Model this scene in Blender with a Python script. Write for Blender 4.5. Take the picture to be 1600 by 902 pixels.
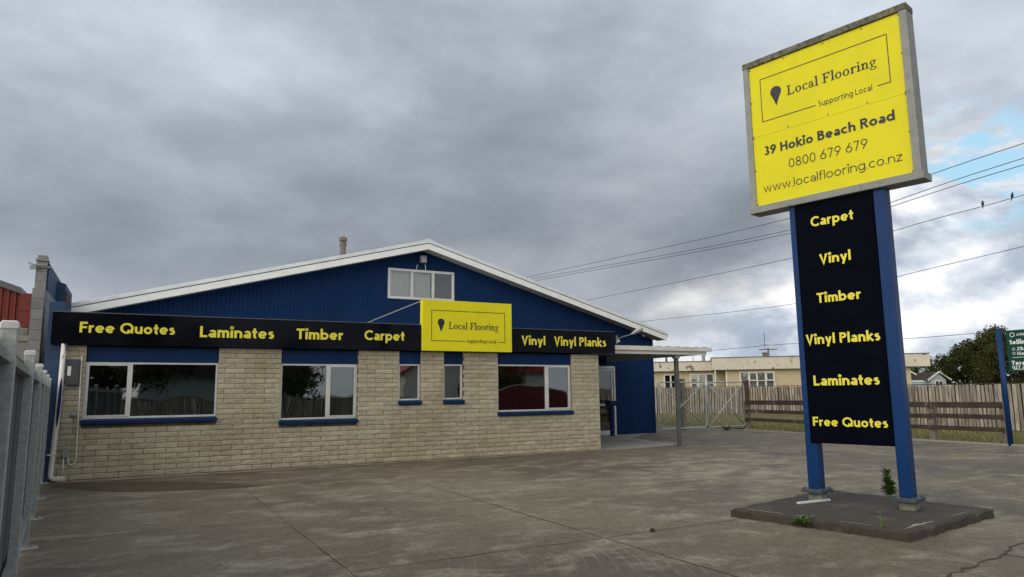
import bpy, math, random
from mathutils import Vector, Matrix
R = math.radians
sc = bpy.context.scene
for o in list(bpy.data.objects): bpy.data.objects.remove(o)
col = sc.collection
random.seed(7)

# ------------------------------------------------------------------ camera
cam = bpy.data.objects.new('camera', bpy.data.cameras.new('camera')); col.objects.link(cam)
PITCH, ROLL, YAW, FPX = 0.145774795, 0.0110234885, 0.489731615, 1104.74772
fw = Vector((math.sin(YAW)*math.cos(PITCH), math.cos(YAW)*math.cos(PITCH), math.sin(PITCH)))
rt0 = Vector((math.cos(YAW), -math.sin(YAW), 0)); dn0 = fw.cross(rt0)
rt = math.cos(ROLL)*rt0 + math.sin(ROLL)*dn0
dn = -math.sin(ROLL)*rt0 + math.cos(ROLL)*dn0
cam.matrix_world = Matrix(((rt.x, -dn.x, -fw.x, 0), (rt.y, -dn.y, -fw.y, 0), (rt.z, -dn.z, -fw.z, 1.5), (0, 0, 0, 1)))
cam.data.sensor_fit = 'HORIZONTAL'; cam.data.sensor_width = 36
cam.data.lens = 36*FPX/1600
cam.data.clip_start = 0.05; cam.data.clip_end = 3000
sc.camera = cam

# ------------------------------------------------------------------ world, sun, exposure
SUN_EL, SUN_AZ = R(24), R(248)        # azimuth clockwise from +Y: behind the camera, to the left
w = bpy.data.worlds.new('World'); sc.world = w; w.use_nodes = True
nt = w.node_tree; N = nt.nodes; Lk = nt.links; N.clear()
def wn(t, **k):
    n = N.new(t)
    for a, b in k.items(): setattr(n, a, b)
    return n
def wmath(op, a, b=None, c=None, clamp=False):
    n = wn('ShaderNodeMath', operation=op, use_clamp=clamp)
    for i, v in enumerate((a, b, c)):
        if v is None: continue
        if isinstance(v, (int, float)): n.inputs[i].default_value = v
        else: Lk.new(v, n.inputs[i])
    return n.outputs[0]
def wramp(fac, stops):
    n = wn('ShaderNodeValToRGB'); cr = n.color_ramp
    while len(cr.elements) < len(stops): cr.elements.new(0.5)
    for e, (p, c) in zip(cr.elements, stops): e.position = p; e.color = (*c, 1) if len(c) == 3 else c
    Lk.new(fac, n.inputs[0]); return n.outputs[0]
def wmix(fac, a, b):
    n = wn('ShaderNodeMix', data_type='RGBA')
    if isinstance(fac, (int, float)): n.inputs[0].default_value = fac
    else: Lk.new(fac, n.inputs[0])
    for s, v in ((6, a), (7, b)):
        if isinstance(v, tuple): n.inputs[s].default_value = (*v, 1)
        else: Lk.new(v, n.inputs[s])
    return n.outputs[2]
def wnoise(vec, scale, detail, rough, dist=0.0):
    n = wn('ShaderNodeTexNoise'); n.inputs['Scale'].default_value = scale; n.inputs['Detail'].default_value = detail
    n.inputs['Roughness'].default_value = rough; n.inputs['Distortion'].default_value = dist
    Lk.new(vec, n.inputs['Vector']); return n.outputs[0]
sky = wn('ShaderNodeTexSky', sky_type='NISHITA'); sky.sun_disc = False
sky.sun_elevation = SUN_EL; sky.sun_rotation = SUN_AZ
tc = wn('ShaderNodeTexCoord'); sep = wn('ShaderNodeSeparateXYZ'); Lk.new(tc.outputs['Generated'], sep.inputs[0])
den = wmath('ADD', wmath('MAXIMUM', sep.outputs[2], 0.0), 0.30)
cmb = wn('ShaderNodeCombineXYZ'); Lk.new(wmath('DIVIDE', sep.outputs[0], den), cmb.inputs[0]); Lk.new(wmath('DIVIDE', sep.outputs[1], den), cmb.inputs[1])
off_p = wn('ShaderNodeVectorMath', operation='ADD'); Lk.new(cmb.outputs[0], off_p.inputs[0]); off_p.inputs[1].default_value = (11, 4, 3)
P = off_p.outputs[0]
def wdot(d):
    n = wn('ShaderNodeVectorMath', operation='DOT_PRODUCT'); Lk.new(tc.outputs['Generated'], n.inputs[0]); n.inputs[1].default_value = Vector(d).normalized(); return n.outputs['Value']
def wsmooth(v, a, b):
    n = wn('ShaderNodeMapRange', interpolation_type='SMOOTHSTEP'); Lk.new(v, n.inputs[0]); n.inputs[1].default_value = a; n.inputs[2].default_value = b; return n.outputs[0]
ST = wn('ShaderNodeVectorMath', operation='MULTIPLY'); Lk.new(tc.outputs['Generated'], ST.inputs[0]); ST.inputs[1].default_value = (1, 1, 2.1)
off_q = wn('ShaderNodeVectorMath', operation='ADD'); Lk.new(ST.outputs[0], off_q.inputs[0]); off_q.inputs[1].default_value = (3, 8, 7)
Q = off_q.outputs[0]
n1 = wnoise(P, 0.75, 7, 0.52, 0.25)            # big cloud masses of the overcast
n1b = wnoise(Q, 3.4, 7, 0.56, 0.1)
nn = wmath('ADD', wmath('MULTIPLY', n1, 0.68), wmath('MULTIPLY', n1b, 0.32))
over = wramp(nn, [(0.34, (0.155, 0.18, 0.222)), (0.45, (0.245, 0.275, 0.322)), (0.54, (0.355, 0.388, 0.438)), (0.64, (0.49, 0.52, 0.565))])
hi_ = wn('ShaderNodeVectorMath', operation='SCALE'); Lk.new(over, hi_.inputs[0])
Lk.new(wmath('ADD', wmath('MULTIPLY', wsmooth(sep.outputs[2], 0.10, 0.50), 0.50), 1.12), hi_.inputs['Scale'])
dk = wn('ShaderNodeVectorMath', operation='SCALE'); Lk.new(hi_.outputs[0], dk.inputs[0])   # the heaviest cloud hangs over the right half of the roof
Lk.new(wmath('SUBTRACT', 1.0, wmath('MULTIPLY', wsmooth(wdot((0.50, 0.82, 0.24)), 0.90, 0.995), 0.15)), dk.inputs['Scale'])
cl = dk.outputs[0]
hz = wsmooth(sep.outputs[2], 0.22, 0.0)        # thin bright strip of cloud base near the horizon
cl = wmix(wmath('MULTIPLY', hz, 0.50), cl, (0.72, 0.76, 0.82))
# broken, brighter sky low to the right: puffy cloud with pale blue between
n2 = wnoise(Q, 5.2, 9, 0.58, 0.35)
brk = wramp(n2, [(0.33, (0.34, 0.40, 0.50)), (0.43, (0.45, 0.51, 0.61)), (0.51, (0.72, 0.77, 0.84)), (0.575, (1.0, 0.99, 0.97)), (0.70, (1.25, 1.2, 1.12))])
GD = (0.87, 0.42, -0.10)
edge = wmath('ADD', wdot(GD), wmath('MULTIPLY', wmath('SUBTRACT', wnoise(Q, 3.2, 6, 0.55, 0.2), 0.5), 0.22))
gl = wsmooth(edge, 0.87, 0.95)
cl = wmix(gl, cl, brk)
back = wsmooth(wdot((-0.85, -0.45, 0.42)), 0.05, 0.95)   # thinner cloud in the half of the sky behind the camera
cl = wmix(back, cl, (1.35, 1.27, 1.15))
blue = wmix(0.75, sky.outputs[0], (4.6, 7.6, 9.6))
hole = wmath('MULTIPLY', wsmooth(wdot((0.860, 0.440, 0.255)), 0.9960, 0.9994), wsmooth(wnoise(Q, 6.5, 9, 0.6, 0.5), 0.43, 0.52))
c10 = wn('ShaderNodeVectorMath', operation='SCALE'); Lk.new(cl, c10.inputs[0]); c10.inputs['Scale'].default_value = 10
fin = wmix(hole, c10.outputs[0], blue)
bg = wn('ShaderNodeBackground'); bg.inputs['Strength'].default_value = 0.1; Lk.new(fin, bg.inputs[0])
wo = wn('ShaderNodeOutputWorld'); Lk.new(bg.outputs[0], wo.inputs[0])
sun = bpy.data.objects.new('sun', bpy.data.lights.new('sun', 'SUN')); col.objects.link(sun)
sun.data.energy = 0.9; sun.data.angle = R(50); sun.data.color = (1, 0.93, 0.82)
sd = Vector((math.sin(SUN_AZ)*math.cos(SUN_EL), math.cos(SUN_AZ)*math.cos(SUN_EL), math.sin(SUN_EL)))
sun.rotation_euler = sd.to_track_quat('Z', 'Y').to_euler()
vs = sc.view_settings
vs.view_transform = 'Standard'; vs.look = 'None'; vs.gamma = 1; vs.exposure = 0.12; vs.use_curve_mapping = False

# ------------------------------------------------------------------ materials
def mat(name, c1, c2=None, scale=4, rough=0.6, metallic=0.0, bump=0.0, bscale=40, stretch=(1, 1, 1), spec=0.5, c3=None, s3=1.5, t3=(0.52, 0.66), island=0.0, lo=0.35, hi=0.65, coat=0.0):
    m = bpy.data.materials.new(name); m.use_nodes = True
    n = m.node_tree.nodes; l = m.node_tree.links; b = n['Principled BSDF']
    b.inputs['Roughness'].default_value = rough; b.inputs['Metallic'].default_value = metallic
    b.inputs['Specular IOR Level'].default_value = spec; b.inputs['Coat Weight'].default_value = coat
    tcn = n.new('ShaderNodeTexCoord'); mp = n.new('ShaderNodeMapping'); mp.inputs['Scale'].default_value = stretch
    l.new(tcn.outputs['Object'], mp.inputs['Vector'])
    def noise(s, d=6, r=0.6):
        t = n.new('ShaderNodeTexNoise'); t.inputs['Scale'].default_value = s; t.inputs['Detail'].default_value = d; t.inputs['Roughness'].default_value = r
        l.new(mp.outputs[0], t.inputs['Vector']); return t.outputs[0]
    def rng(v, a, c):
        r = n.new('ShaderNodeMapRange'); l.new(v, r.inputs[0]); r.inputs[1].default_value = a; r.inputs[2].default_value = c; return r.outputs[0]
    def mix(f, a, c):
        x = n.new('ShaderNodeMix'); x.data_type = 'RGBA'; l.new(f, x.inputs[0])
        for s, v in ((6, a), (7, c)):
            if isinstance(v, tuple): x.inputs[s].default_value = (*v, 1)
            else: l.new(v, x.inputs[s])
        return x.outputs[2]
    b.inputs['Base Color'].default_value = (*c1, 1)
    cur = None
    if c2: cur = mix(rng(noise(scale), lo, hi), c1, c2)
    if c3: cur = mix(rng(noise(s3, 8, 0.65), *t3), cur or c1, c3)
    if island:
        g = n.new('ShaderNodeNewGeometry'); h = n.new('ShaderNodeHueSaturation'); l.new(rng(g.outputs['Random Per Island'], 0, 1), h.inputs['Value'])
        h2 = n.new('ShaderNodeMapRange'); l.new(g.outputs['Random Per Island'], h2.inputs[0]); h2.inputs[3].default_value = 1-island; h2.inputs[4].default_value = 1+island
        l.new(h2.outputs[0], h.inputs['Value'])
        if cur: l.new(cur, h.inputs['Color'])
        else: h.inputs['Color'].default_value = (*c1, 1)
        cur = h.outputs[0]
    if cur: l.new(cur, b.inputs['Base Color'])
    if bump:
        bp = n.new('ShaderNodeBump'); bp.inputs['Strength'].default_value = bump; bp.inputs['Distance'].default_value = 0.02
        l.new(noise(bscale, 8, 0.65), bp.inputs['Height']); l.new(bp.outputs[0], b.inputs['Normal'])
    return m
NAVY = (0.0018, 0.018, 0.070)
M = {}
M['brick'] = mat('split_face_brick', (0.385, 0.348, 0.255), (0.465, 0.43, 0.325), 9, 0.95, bump=1.0, bscale=40, island=0.115, spec=.15, c3=(0.33, 0.295, 0.195), s3=0.7, t3=(0.5, 0.72))
M['mortar'] = mat('mortar', (0.07, 0.056, 0.04), (0.15, 0.12, 0.082), 6, 0.95)
M['navy_clad'] = mat('navy_cladding', NAVY, (0.0028, 0.0225, 0.085), 1.2, 0.55, spec=.12, stretch=(1, 1, .3), bump=.05, bscale=8)
M['navy'] = mat('navy_paint', NAVY, (0.003, 0.024, 0.088), 3, 0.5, spec=.15, bump=.06, bscale=20)
M['navy_block'] = mat('navy_painted_block', (0.006, 0.034, 0.095), (0.009, 0.046, 0.12), 3, 0.6, bump=.4, bscale=50)
M['post_blue'] = mat('post_blue_paint', (0.003, 0.031, 0.122), (0.005, 0.037, 0.142), 3, 0.38, spec=.2, bump=.03, bscale=15)
M['white'] = mat('white_paint', (0.66, 0.66, 0.63), (0.56, 0.56, 0.52), 2.2, 0.5, stretch=(1, 1, .4), c3=(0.36, 0.33, 0.27), s3=3.2, t3=(.60, .78))
M['barge'] = mat('barge_paint', (0.80, 0.83, 0.82), (0.72, 0.75, 0.74), 2, 0.55, c3=(0.46, 0.34, 0.27), s3=1.3, t3=(.64, .74))
M['alu'] = mat('aluminium_frame', (0.62, 0.63, 0.63), (0.52, 0.53, 0.53), 4, 0.4, metallic=0.2)
M['zinc'] = mat('zincalume', (0.74, 0.79, 0.80), (0.62, 0.67, 0.68), 3, 0.45, metallic=0.15)
M['soffit'] = mat('soffit_board', (0.30, 0.29, 0.27), (0.24, 0.23, 0.21), 3, 0.8)
M['black_panel'] = mat('black_sign_panel', (0.0012, 0.0022, 0.005), (0.002, 0.0035, 0.007), 1.3, 0.07, spec=0.12, bump=.12, bscale=1.1)
M['black_sheet'] = mat('black_pylon_panel', (0.0012, 0.0022, 0.006), (0.002, 0.003, 0.008), 1.3, 0.6, spec=0.03)
M['yellow'] = mat('yellow_sign_face', (0.74, 0.685, 0.016), (0.71, 0.655, 0.015), 1.5, 0.38, spec=.15, c3=(0.66, 0.60, 0.02), s3=1.1, t3=(.48, .7), bump=.03, bscale=1.5)
M['yellow_text'] = mat('yellow_lettering', (0.76, 0.69, 0.05), None, 1, 0.45)
M['ink'] = mat('dark_ink', (0.012, 0.014, 0.03), None, 1, 0.5)
M['frame_grey'] = mat('weathered_alloy_frame', (0.27, 0.285, 0.275), (0.21, 0.225, 0.215), 5, 0.6, c3=(0.10, 0.10, 0.07), s3=9, t3=(.60, .72))
M['lichen'] = mat('lichen_covered_alloy', (0.20, 0.21, 0.18), (0.07, 0.065, 0.045), 14, 0.9, c3=(0.26, 0.235, 0.10), s3=11, t3=(.52, .64), bump=.8, bscale=60)
M['galv'] = mat('galvanised_steel', (0.31, 0.335, 0.335), (0.24, 0.26, 0.265), 22, 0.5, metallic=0.35)
M['galv_post'] = mat('galvanised_post', (0.46, 0.49, 0.47), (0.31, 0.335, 0.325), 30, 0.55, metallic=0.3)
M['galv_dark'] = mat('dull_galvanised', (0.12, 0.13, 0.13), (0.085, 0.085, 0.08), 6, 0.6, metallic=.2)
M['cap'] = mat('galvanised_cap', (0.68, 0.70, 0.69), (0.55, 0.57, 0.56), 22, 0.42, metallic=0.25)
M['sheet'] = mat('grey_fence_sheet', (0.095, 0.11, 0.118), (0.125, 0.14, 0.147), 3, 0.5, metallic=0.0, spec=.3, stretch=(1, 1, .15))
M['block'] = mat('grey_concrete_block', (0.26, 0.265, 0.265), (0.20, 0.20, 0.195), 5, 0.9, bump=.4, bscale=60, c3=(0.14, 0.125, 0.10), s3=1.6, t3=(.56, .74), island=.10)
M['conc_pale'] = mat('pale_concrete', (0.30, 0.295, 0.265), (0.235, 0.23, 0.205), 2.5, 0.9, bump=.2, bscale=60, c3=(0.17, 0.15, 0.12), s3=1.1, t3=(.55, .75))
M['conc_strip'] = mat('wall_foot_concrete', (0.27, 0.235, 0.165), (0.20, 0.172, 0.122), 3, 0.9, bump=.4, bscale=40, c3=(0.10, 0.085, 0.065), s3=2.4, t3=(.50, .66))
M['pad'] = mat('mossy_plinth_top', (0.036, 0.030, 0.025), (0.058, 0.048, 0.040), 2.2, 0.95, bump=.6, bscale=50, c3=(0.10, 0.085, 0.066), s3=2.8, t3=(.55, .72))
M['footing'] = mat('pale_mortar_footing', (0.26, 0.27, 0.22), (0.16, 0.17, 0.145), 14, 0.95, bump=.7, bscale=50)
M['plate'] = mat('painted_base_plate', (0.03, 0.055, 0.09), (0.06, 0.08, 0.085), 14, 0.6)
M['wood'] = mat('weathered_palings', (0.40, 0.375, 0.32), (0.19, 0.165, 0.13), 3, 0.95, stretch=(5, 5, .6), island=.34, c3=(0.125, 0.07, 0.035), s3=0.75, t3=(.57, .72))
M['rail'] = mat('dark_timber_rail', (0.030, 0.021, 0.015), (0.06, 0.047, 0.035), 2.2, 0.95, c3=(0.17, 0.155, 0.13), s3=2.2, t3=(.58, .70))
M['gap_dark'] = mat('paling_gap_dark', (0.02, 0.014, 0.010), (0.035, 0.022, 0.015), 3, 1.0, spec=.1)  # near-black tone for the added boards that darken the paling gaps
M['gatepost'] = mat('brown_timber_post', (0.055, 0.028, 0.022), (0.085, 0.05, 0.038), 3, 0.9)
M['greypost'] = mat('grey_timber_post', (0.20, 0.17, 0.135), (0.12, 0.10, 0.08), 4, 0.95)
M['lawn'] = mat('dry_lawn_soil', (0.13, 0.115, 0.045), (0.085, 0.10, 0.03), 1.1, 1.0, c3=(0.21, 0.165, 0.085), s3=.8, t3=(.5, .68))
M['grass'] = mat('grass_blades', (0.13, 0.145, 0.035), (0.20, 0.165, 0.075), .7, 0.9, island=.35)
M['earth'] = mat('distant_ground', (0.10, 0.10, 0.055), (0.14, 0.12, 0.075), .05, 1.0)
M['road'] = mat('asphalt', (0.055, 0.055, 0.055), (0.075, 0.073, 0.07), 1, 0.9)
M['leaf'] = mat('dark_leaves', (0.022, 0.030, 0.008), (0.052, 0.058, 0.018), .5, 0.8, spec=.1, island=.4)
M['leaf_b'] = mat('mid_leaves', (0.04, 0.065, 0.018), (0.07, 0.09, 0.026), .5, 0.8, spec=.1, island=.4)
M['weed'] = mat('weed_leaves', (0.085, 0.16, 0.035), (0.13, 0.20, 0.055), 5, 0.6, island=.3)
M['bark'] = mat('bark', (0.075, 0.055, 0.04), (0.11, 0.085, 0.065), 3, 0.95)
M['cream'] = mat('cream_weatherboard', (0.50, 0.43, 0.275), (0.46, 0.395, 0.25), 1.5, 0.6)
M['house_fascia'] = mat('weathered_white_fascia', (0.60, 0.57, 0.48), (0.52, 0.49, 0.40), .8, 0.7, c3=(0.17, 0.145, 0.105), s3=1.5, t3=(.57, .64))
M['house_white'] = mat('house_white_paint', (0.68, 0.67, 0.62), None, 1, 0.6)
M['curtain'] = mat('net_curtain', (0.55, 0.56, 0.54), (0.38, 0.39, 0.38), 6, 0.9, stretch=(6, 6, .3))
M['curtain_pale'] = mat('pale_curtain', (0.80, 0.82, 0.80), None, 1, 0.9)
M['dim'] = mat('dim_interior', (0.22, 0.235, 0.22), None, 1, 0.9)
M['dark'] = mat('dark_interior_gap_shade', (0.035, 0.036, 0.036), None, 1, 0.9)  # also paints the shade in the gap beside the block wall
M['room'] = mat('room_wall', (0.17, 0.18, 0.165), None, 1, 0.9)
M['room_pale'] = mat('room_partition', (0.55, 0.60, 0.52), None, 1, 0.9)
M['red_iron'] = mat('red_corrugated_iron', (0.17, 0.016, 0.007), (0.12, 0.012, 0.006), 1.5, 0.5)
M['maroon'] = mat('maroon_fence_sheet', (0.14, 0.012, 0.018), None, 1, 0.5)
M['red_roof'] = mat('red_roof_iron', (0.34, 0.05, 0.035), None, 1, 0.5)
M['grey_cap'] = mat('dark_grey_flashing', (0.10, 0.105, 0.11), None, 1, 0.5)
M['pvc'] = mat('white_pvc', (0.66, 0.65, 0.58), (0.56, 0.55, 0.48), 5, 0.4)
M['pvc_peel'] = mat('peeling_white_pipe', (0.66, 0.65, 0.60), (0.60, 0.59, 0.55), 5, 0.45, stretch=(1, 1, .22), c3=NAVY, s3=9, t3=(.625, .64))
M['green_sign'] = mat('green_sign_face', (0.003, 0.055, 0.046), None, 1, 0.5, spec=.2)
M['sign_white'] = mat('white_lettering', (0.72, 0.74, 0.70), None, 1, 0.5)
M['box_grey'] = mat('meter_box_grey', (0.04, 0.048, 0.056), (0.035, 0.04, 0.047), 5, 0.5)
M['jbox'] = mat('grey_plastic', (0.25, 0.27, 0.235), None, 1, 0.5)
M['bird'] = mat('dark_feathers', (0.018, 0.016, 0.02), None, 1, 0.6)
M['wire'] = mat('wire_black', (0.03, 0.03, 0.035), None, 1, 0.6)
M['stone'] = mat('dark_stone', (0.03, 0.025, 0.02), (0.06, 0.05, 0.04), 20, 0.9)
M['puddle'] = mat('wet_concrete', (0.038, 0.026, 0.015), (0.072, 0.050, 0.028), 2.5, 0.5, bump=.15, bscale=40, spec=.5)
M['bluehouse'] = mat('pale_blue_weatherboard', (0.32, 0.39, 0.43), None, 1, 0.6)
M['darkroof'] = mat('dark_shingle', (0.045, 0.04, 0.042), (0.065, 0.06, 0.06), 3, 0.9)
M['lens'] = mat('lamp_lens', (0.45, 0.46, 0.46), (0.30, 0.31, 0.31), 8, 0.15, spec=.8)

def glass(name, tint=(0.55, 0.6, 0.58), gain=2.2):
    m = bpy.data.materials.new(name); m.use_nodes = True; n = m.node_tree.nodes; l = m.node_tree.links
    out = n['Material Output']; n.remove(n['Principled BSDF'])
    t = n.new('ShaderNodeBsdfTransparent'); t.inputs[0].default_value = (*tint, 1)
    g = n.new('ShaderNodeBsdfGlossy'); g.inputs['Roughness'].default_value = 0.015; g.inputs[0].default_value = (0.95, 0.97, 0.95, 1)
    tcn = n.new('ShaderNodeTexCoord'); tx = n.new('ShaderNodeTexNoise'); tx.inputs['Scale'].default_value = 1.6; tx.inputs['Detail'].default_value = 1
    l.new(tcn.outputs['Object'], tx.inputs['Vector'])
    bp = n.new('ShaderNodeBump'); bp.inputs['Strength'].default_value = 0.05; bp.inputs['Distance'].default_value = 0.05; l.new(tx.outputs[0], bp.inputs['Height']); l.new(bp.outputs[0], g.inputs['Normal'])
    f = n.new('ShaderNodeFresnel'); f.inputs[0].default_value = 1.5
    mm = n.new('ShaderNodeMath'); mm.operation = 'MULTIPLY'; mm.use_clamp = True; mm.inputs[1].default_value = gain; l.new(f.outputs[0], mm.inputs[0])
    x = n.new('ShaderNodeMixShader'); l.new(mm.outputs[0], x.inputs[0]); l.new(t.outputs[0], x.inputs[1]); l.new(g.outputs[0], x.inputs[2]); l.new(x.outputs[0], out.inputs[0])
    return m
M['glass'] = glass('window_glass', gain=4.2)
M['glass_clear'] = glass('clear_glass', (0.9, 0.92, 0.92), 2.6)
M['glass_dark'] = glass('tinted_glass', (0.25, 0.27, 0.27), 3.0)

def yard_material():
    m = bpy.data.materials.new('stained_yard_concrete'); m.use_nodes = True; n = m.node_tree.nodes; l = m.node_tree.links; b = n['Principled BSDF']
    tcn = n.new('ShaderNodeTexCoord'); V = tcn.outputs['Object']
    def mp(s, rot=0):
        x = n.new('ShaderNodeMapping'); x.inputs['Scale'].default_value = s; x.inputs['Rotation'].default_value = (0, 0, rot); l.new(V, x.inputs['Vector']); return x.outputs[0]
    def noise(v, s, d=8, r=.6, di=0):
        t = n.new('ShaderNodeTexNoise'); t.inputs['Scale'].default_value = s; t.inputs['Detail'].default_value = d; t.inputs['Roughness'].default_value = r; t.inputs['Distortion'].default_value = di; l.new(v, t.inputs['Vector']); return t.outputs[0]
    def rng(v, a, c, lo=0, hi=1):
        r = n.new('ShaderNodeMapRange'); l.new(v, r.inputs[0]); r.inputs[1].default_value = a; r.inputs[2].default_value = c; r.inputs[3].default_value = lo; r.inputs[4].default_value = hi; return r.outputs[0]
    def mix(f, a, c, bt='MIX'):
        x = n.new('ShaderNodeMix'); x.data_type = 'RGBA'; x.blend_type = bt
        if isinstance(f, float): x.inputs[0].default_value = f
        else: l.new(f, x.inputs[0])
        for s, v in ((6, a), (7, c)):
            if isinstance(v, tuple): x.inputs[s].default_value = (*v, 1)
            else: l.new(v, x.inputs[s])
        return x.outputs[2]
    A = noise(mp((1, 1, 1)), 0.30, 10, .62, .3)          # broad dark stains
    B = noise(mp((1, 1.5, 1), .2), 1.3, 10, .70, .4)    # pale worn streaks
    Cc = noise(mp((1, 1, 1)), 55, 4, .7)                 # aggregate speckle
    D = noise(mp((1, 1, 1)), 0.16, 6, .6)
    c = mix(rng(A, .36, .64), (0.088, 0.075, 0.054), (0.178, 0.158, 0.113))
    c = mix(rng(B, .50, .66, 0, .85), c, (0.265, 0.242, 0.188))
    c = mix(rng(D, .50, .66, 0, .55), c, (0.086, 0.068, 0.050))
    S = noise(mp((1, 1, 1)), 5.5, 10, .78, .1)
    c = mix(rng(S, .35, .68, .62, 1.38), (0.0, 0.0, 0.0), c) if False else c
    k = n.new('ShaderNodeHueSaturation'); l.new(c, k.inputs['Color']); l.new(rng(S, .3, .7, .74, 1.26), k.inputs['Value']); c = k.outputs[0]
    k2 = n.new('ShaderNodeHueSaturation'); l.new(c, k2.inputs['Color']); l.new(rng(Cc, .3, .7, .5, 1.5), k2.inputs['Value']); c = k2.outputs[0]
    F = noise(mp((1, 1, 1)), 17, 6, .75)
    k3 = n.new('ShaderNodeHueSaturation'); l.new(c, k3.inputs['Color']); l.new(rng(F, .3, .7, .66, 1.34), k3.inputs['Value']); c = k3.outputs[0]
    sx = n.new('ShaderNodeSeparateXYZ'); l.new(V, sx.inputs[0])
    def mth(op, a, b_):
        x = n.new('ShaderNodeMath'); x.operation = op
        for i_, v_ in enumerate((a, b_)):
            if isinstance(v_, (int, float)): x.inputs[i_].default_value = v_
            else: l.new(v_, x.inputs[i_])
        return x.outputs[0]
    # darker brown band along the foot of the shop wall, and a pale worn patch in the turning area
    wy = mth('ADD', sx.outputs[1], mth('MULTIPLY', mth('SUBTRACT', A, .5), 3.0))
    c = mix(mth('MULTIPLY', mth('MULTIPLY', rng(wy, 13.0, 14.0), rng(B, .25, .6, 1, .45)), .55), c, (0.072, 0.057, 0.042))
    vd = n.new('ShaderNodeVectorMath'); vd.operation = 'DISTANCE'; l.new(V, vd.inputs[0]); vd.inputs[1].default_value = (10.2, 10.4, 0)
    c = mix(mth('MULTIPLY', rng(vd.outputs['Value'], 3.6, .6), rng(B, .42, .62)), c, (0.29, 0.265, 0.20))
    # swirling pale tyre scuffs
    vv = n.new('ShaderNodeTexWave'); vv.wave_type = 'RINGS'; vv.rings_direction = 'Z'; vv.inputs['Scale'].default_value = 2.6; vv.inputs['Distortion'].default_value = 5; vv.inputs['Detail'].default_value = 3; vv.inputs['Detail Scale'].default_value = .35
    mpp = n.new('ShaderNodeMapping'); mpp.inputs['Location'].default_value = (-1.6, -6.4, 0); l.new(V, mpp.inputs['Vector']); l.new(mpp.outputs[0], vv.inputs['Vector'])
    ff = n.new('ShaderNodeMath'); ff.operation = 'MULTIPLY'; l.new(rng(vv.outputs['Fac'], .90, 1.0, 0, .42), ff.inputs[0]); l.new(rng(noise(mp((1, 1, 1)), .8, 5, .6), .52, .64), ff.inputs[1])
    c = mix(ff.outputs[0], c, (0.28, 0.26, 0.21))
    l.new(c, b.inputs['Base Color']); l.new(rng(A, .35, .65, .62, .85), b.inputs['Roughness']); b.inputs['Specular IOR Level'].default_value = .35
    bp = n.new('ShaderNodeBump'); bp.inputs['Strength'].default_value = .35; bp.inputs['Distance'].default_value = .008; l.new(Cc, bp.inputs['Height']); l.new(bp.outputs[0], b.inputs['Normal'])
    return m
M['yard'] = yard_material()
M['joint'] = mat('joint_dirt', (0.035, 0.031, 0.026), (0.06, 0.054, 0.045), 3, 1.0)

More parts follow.
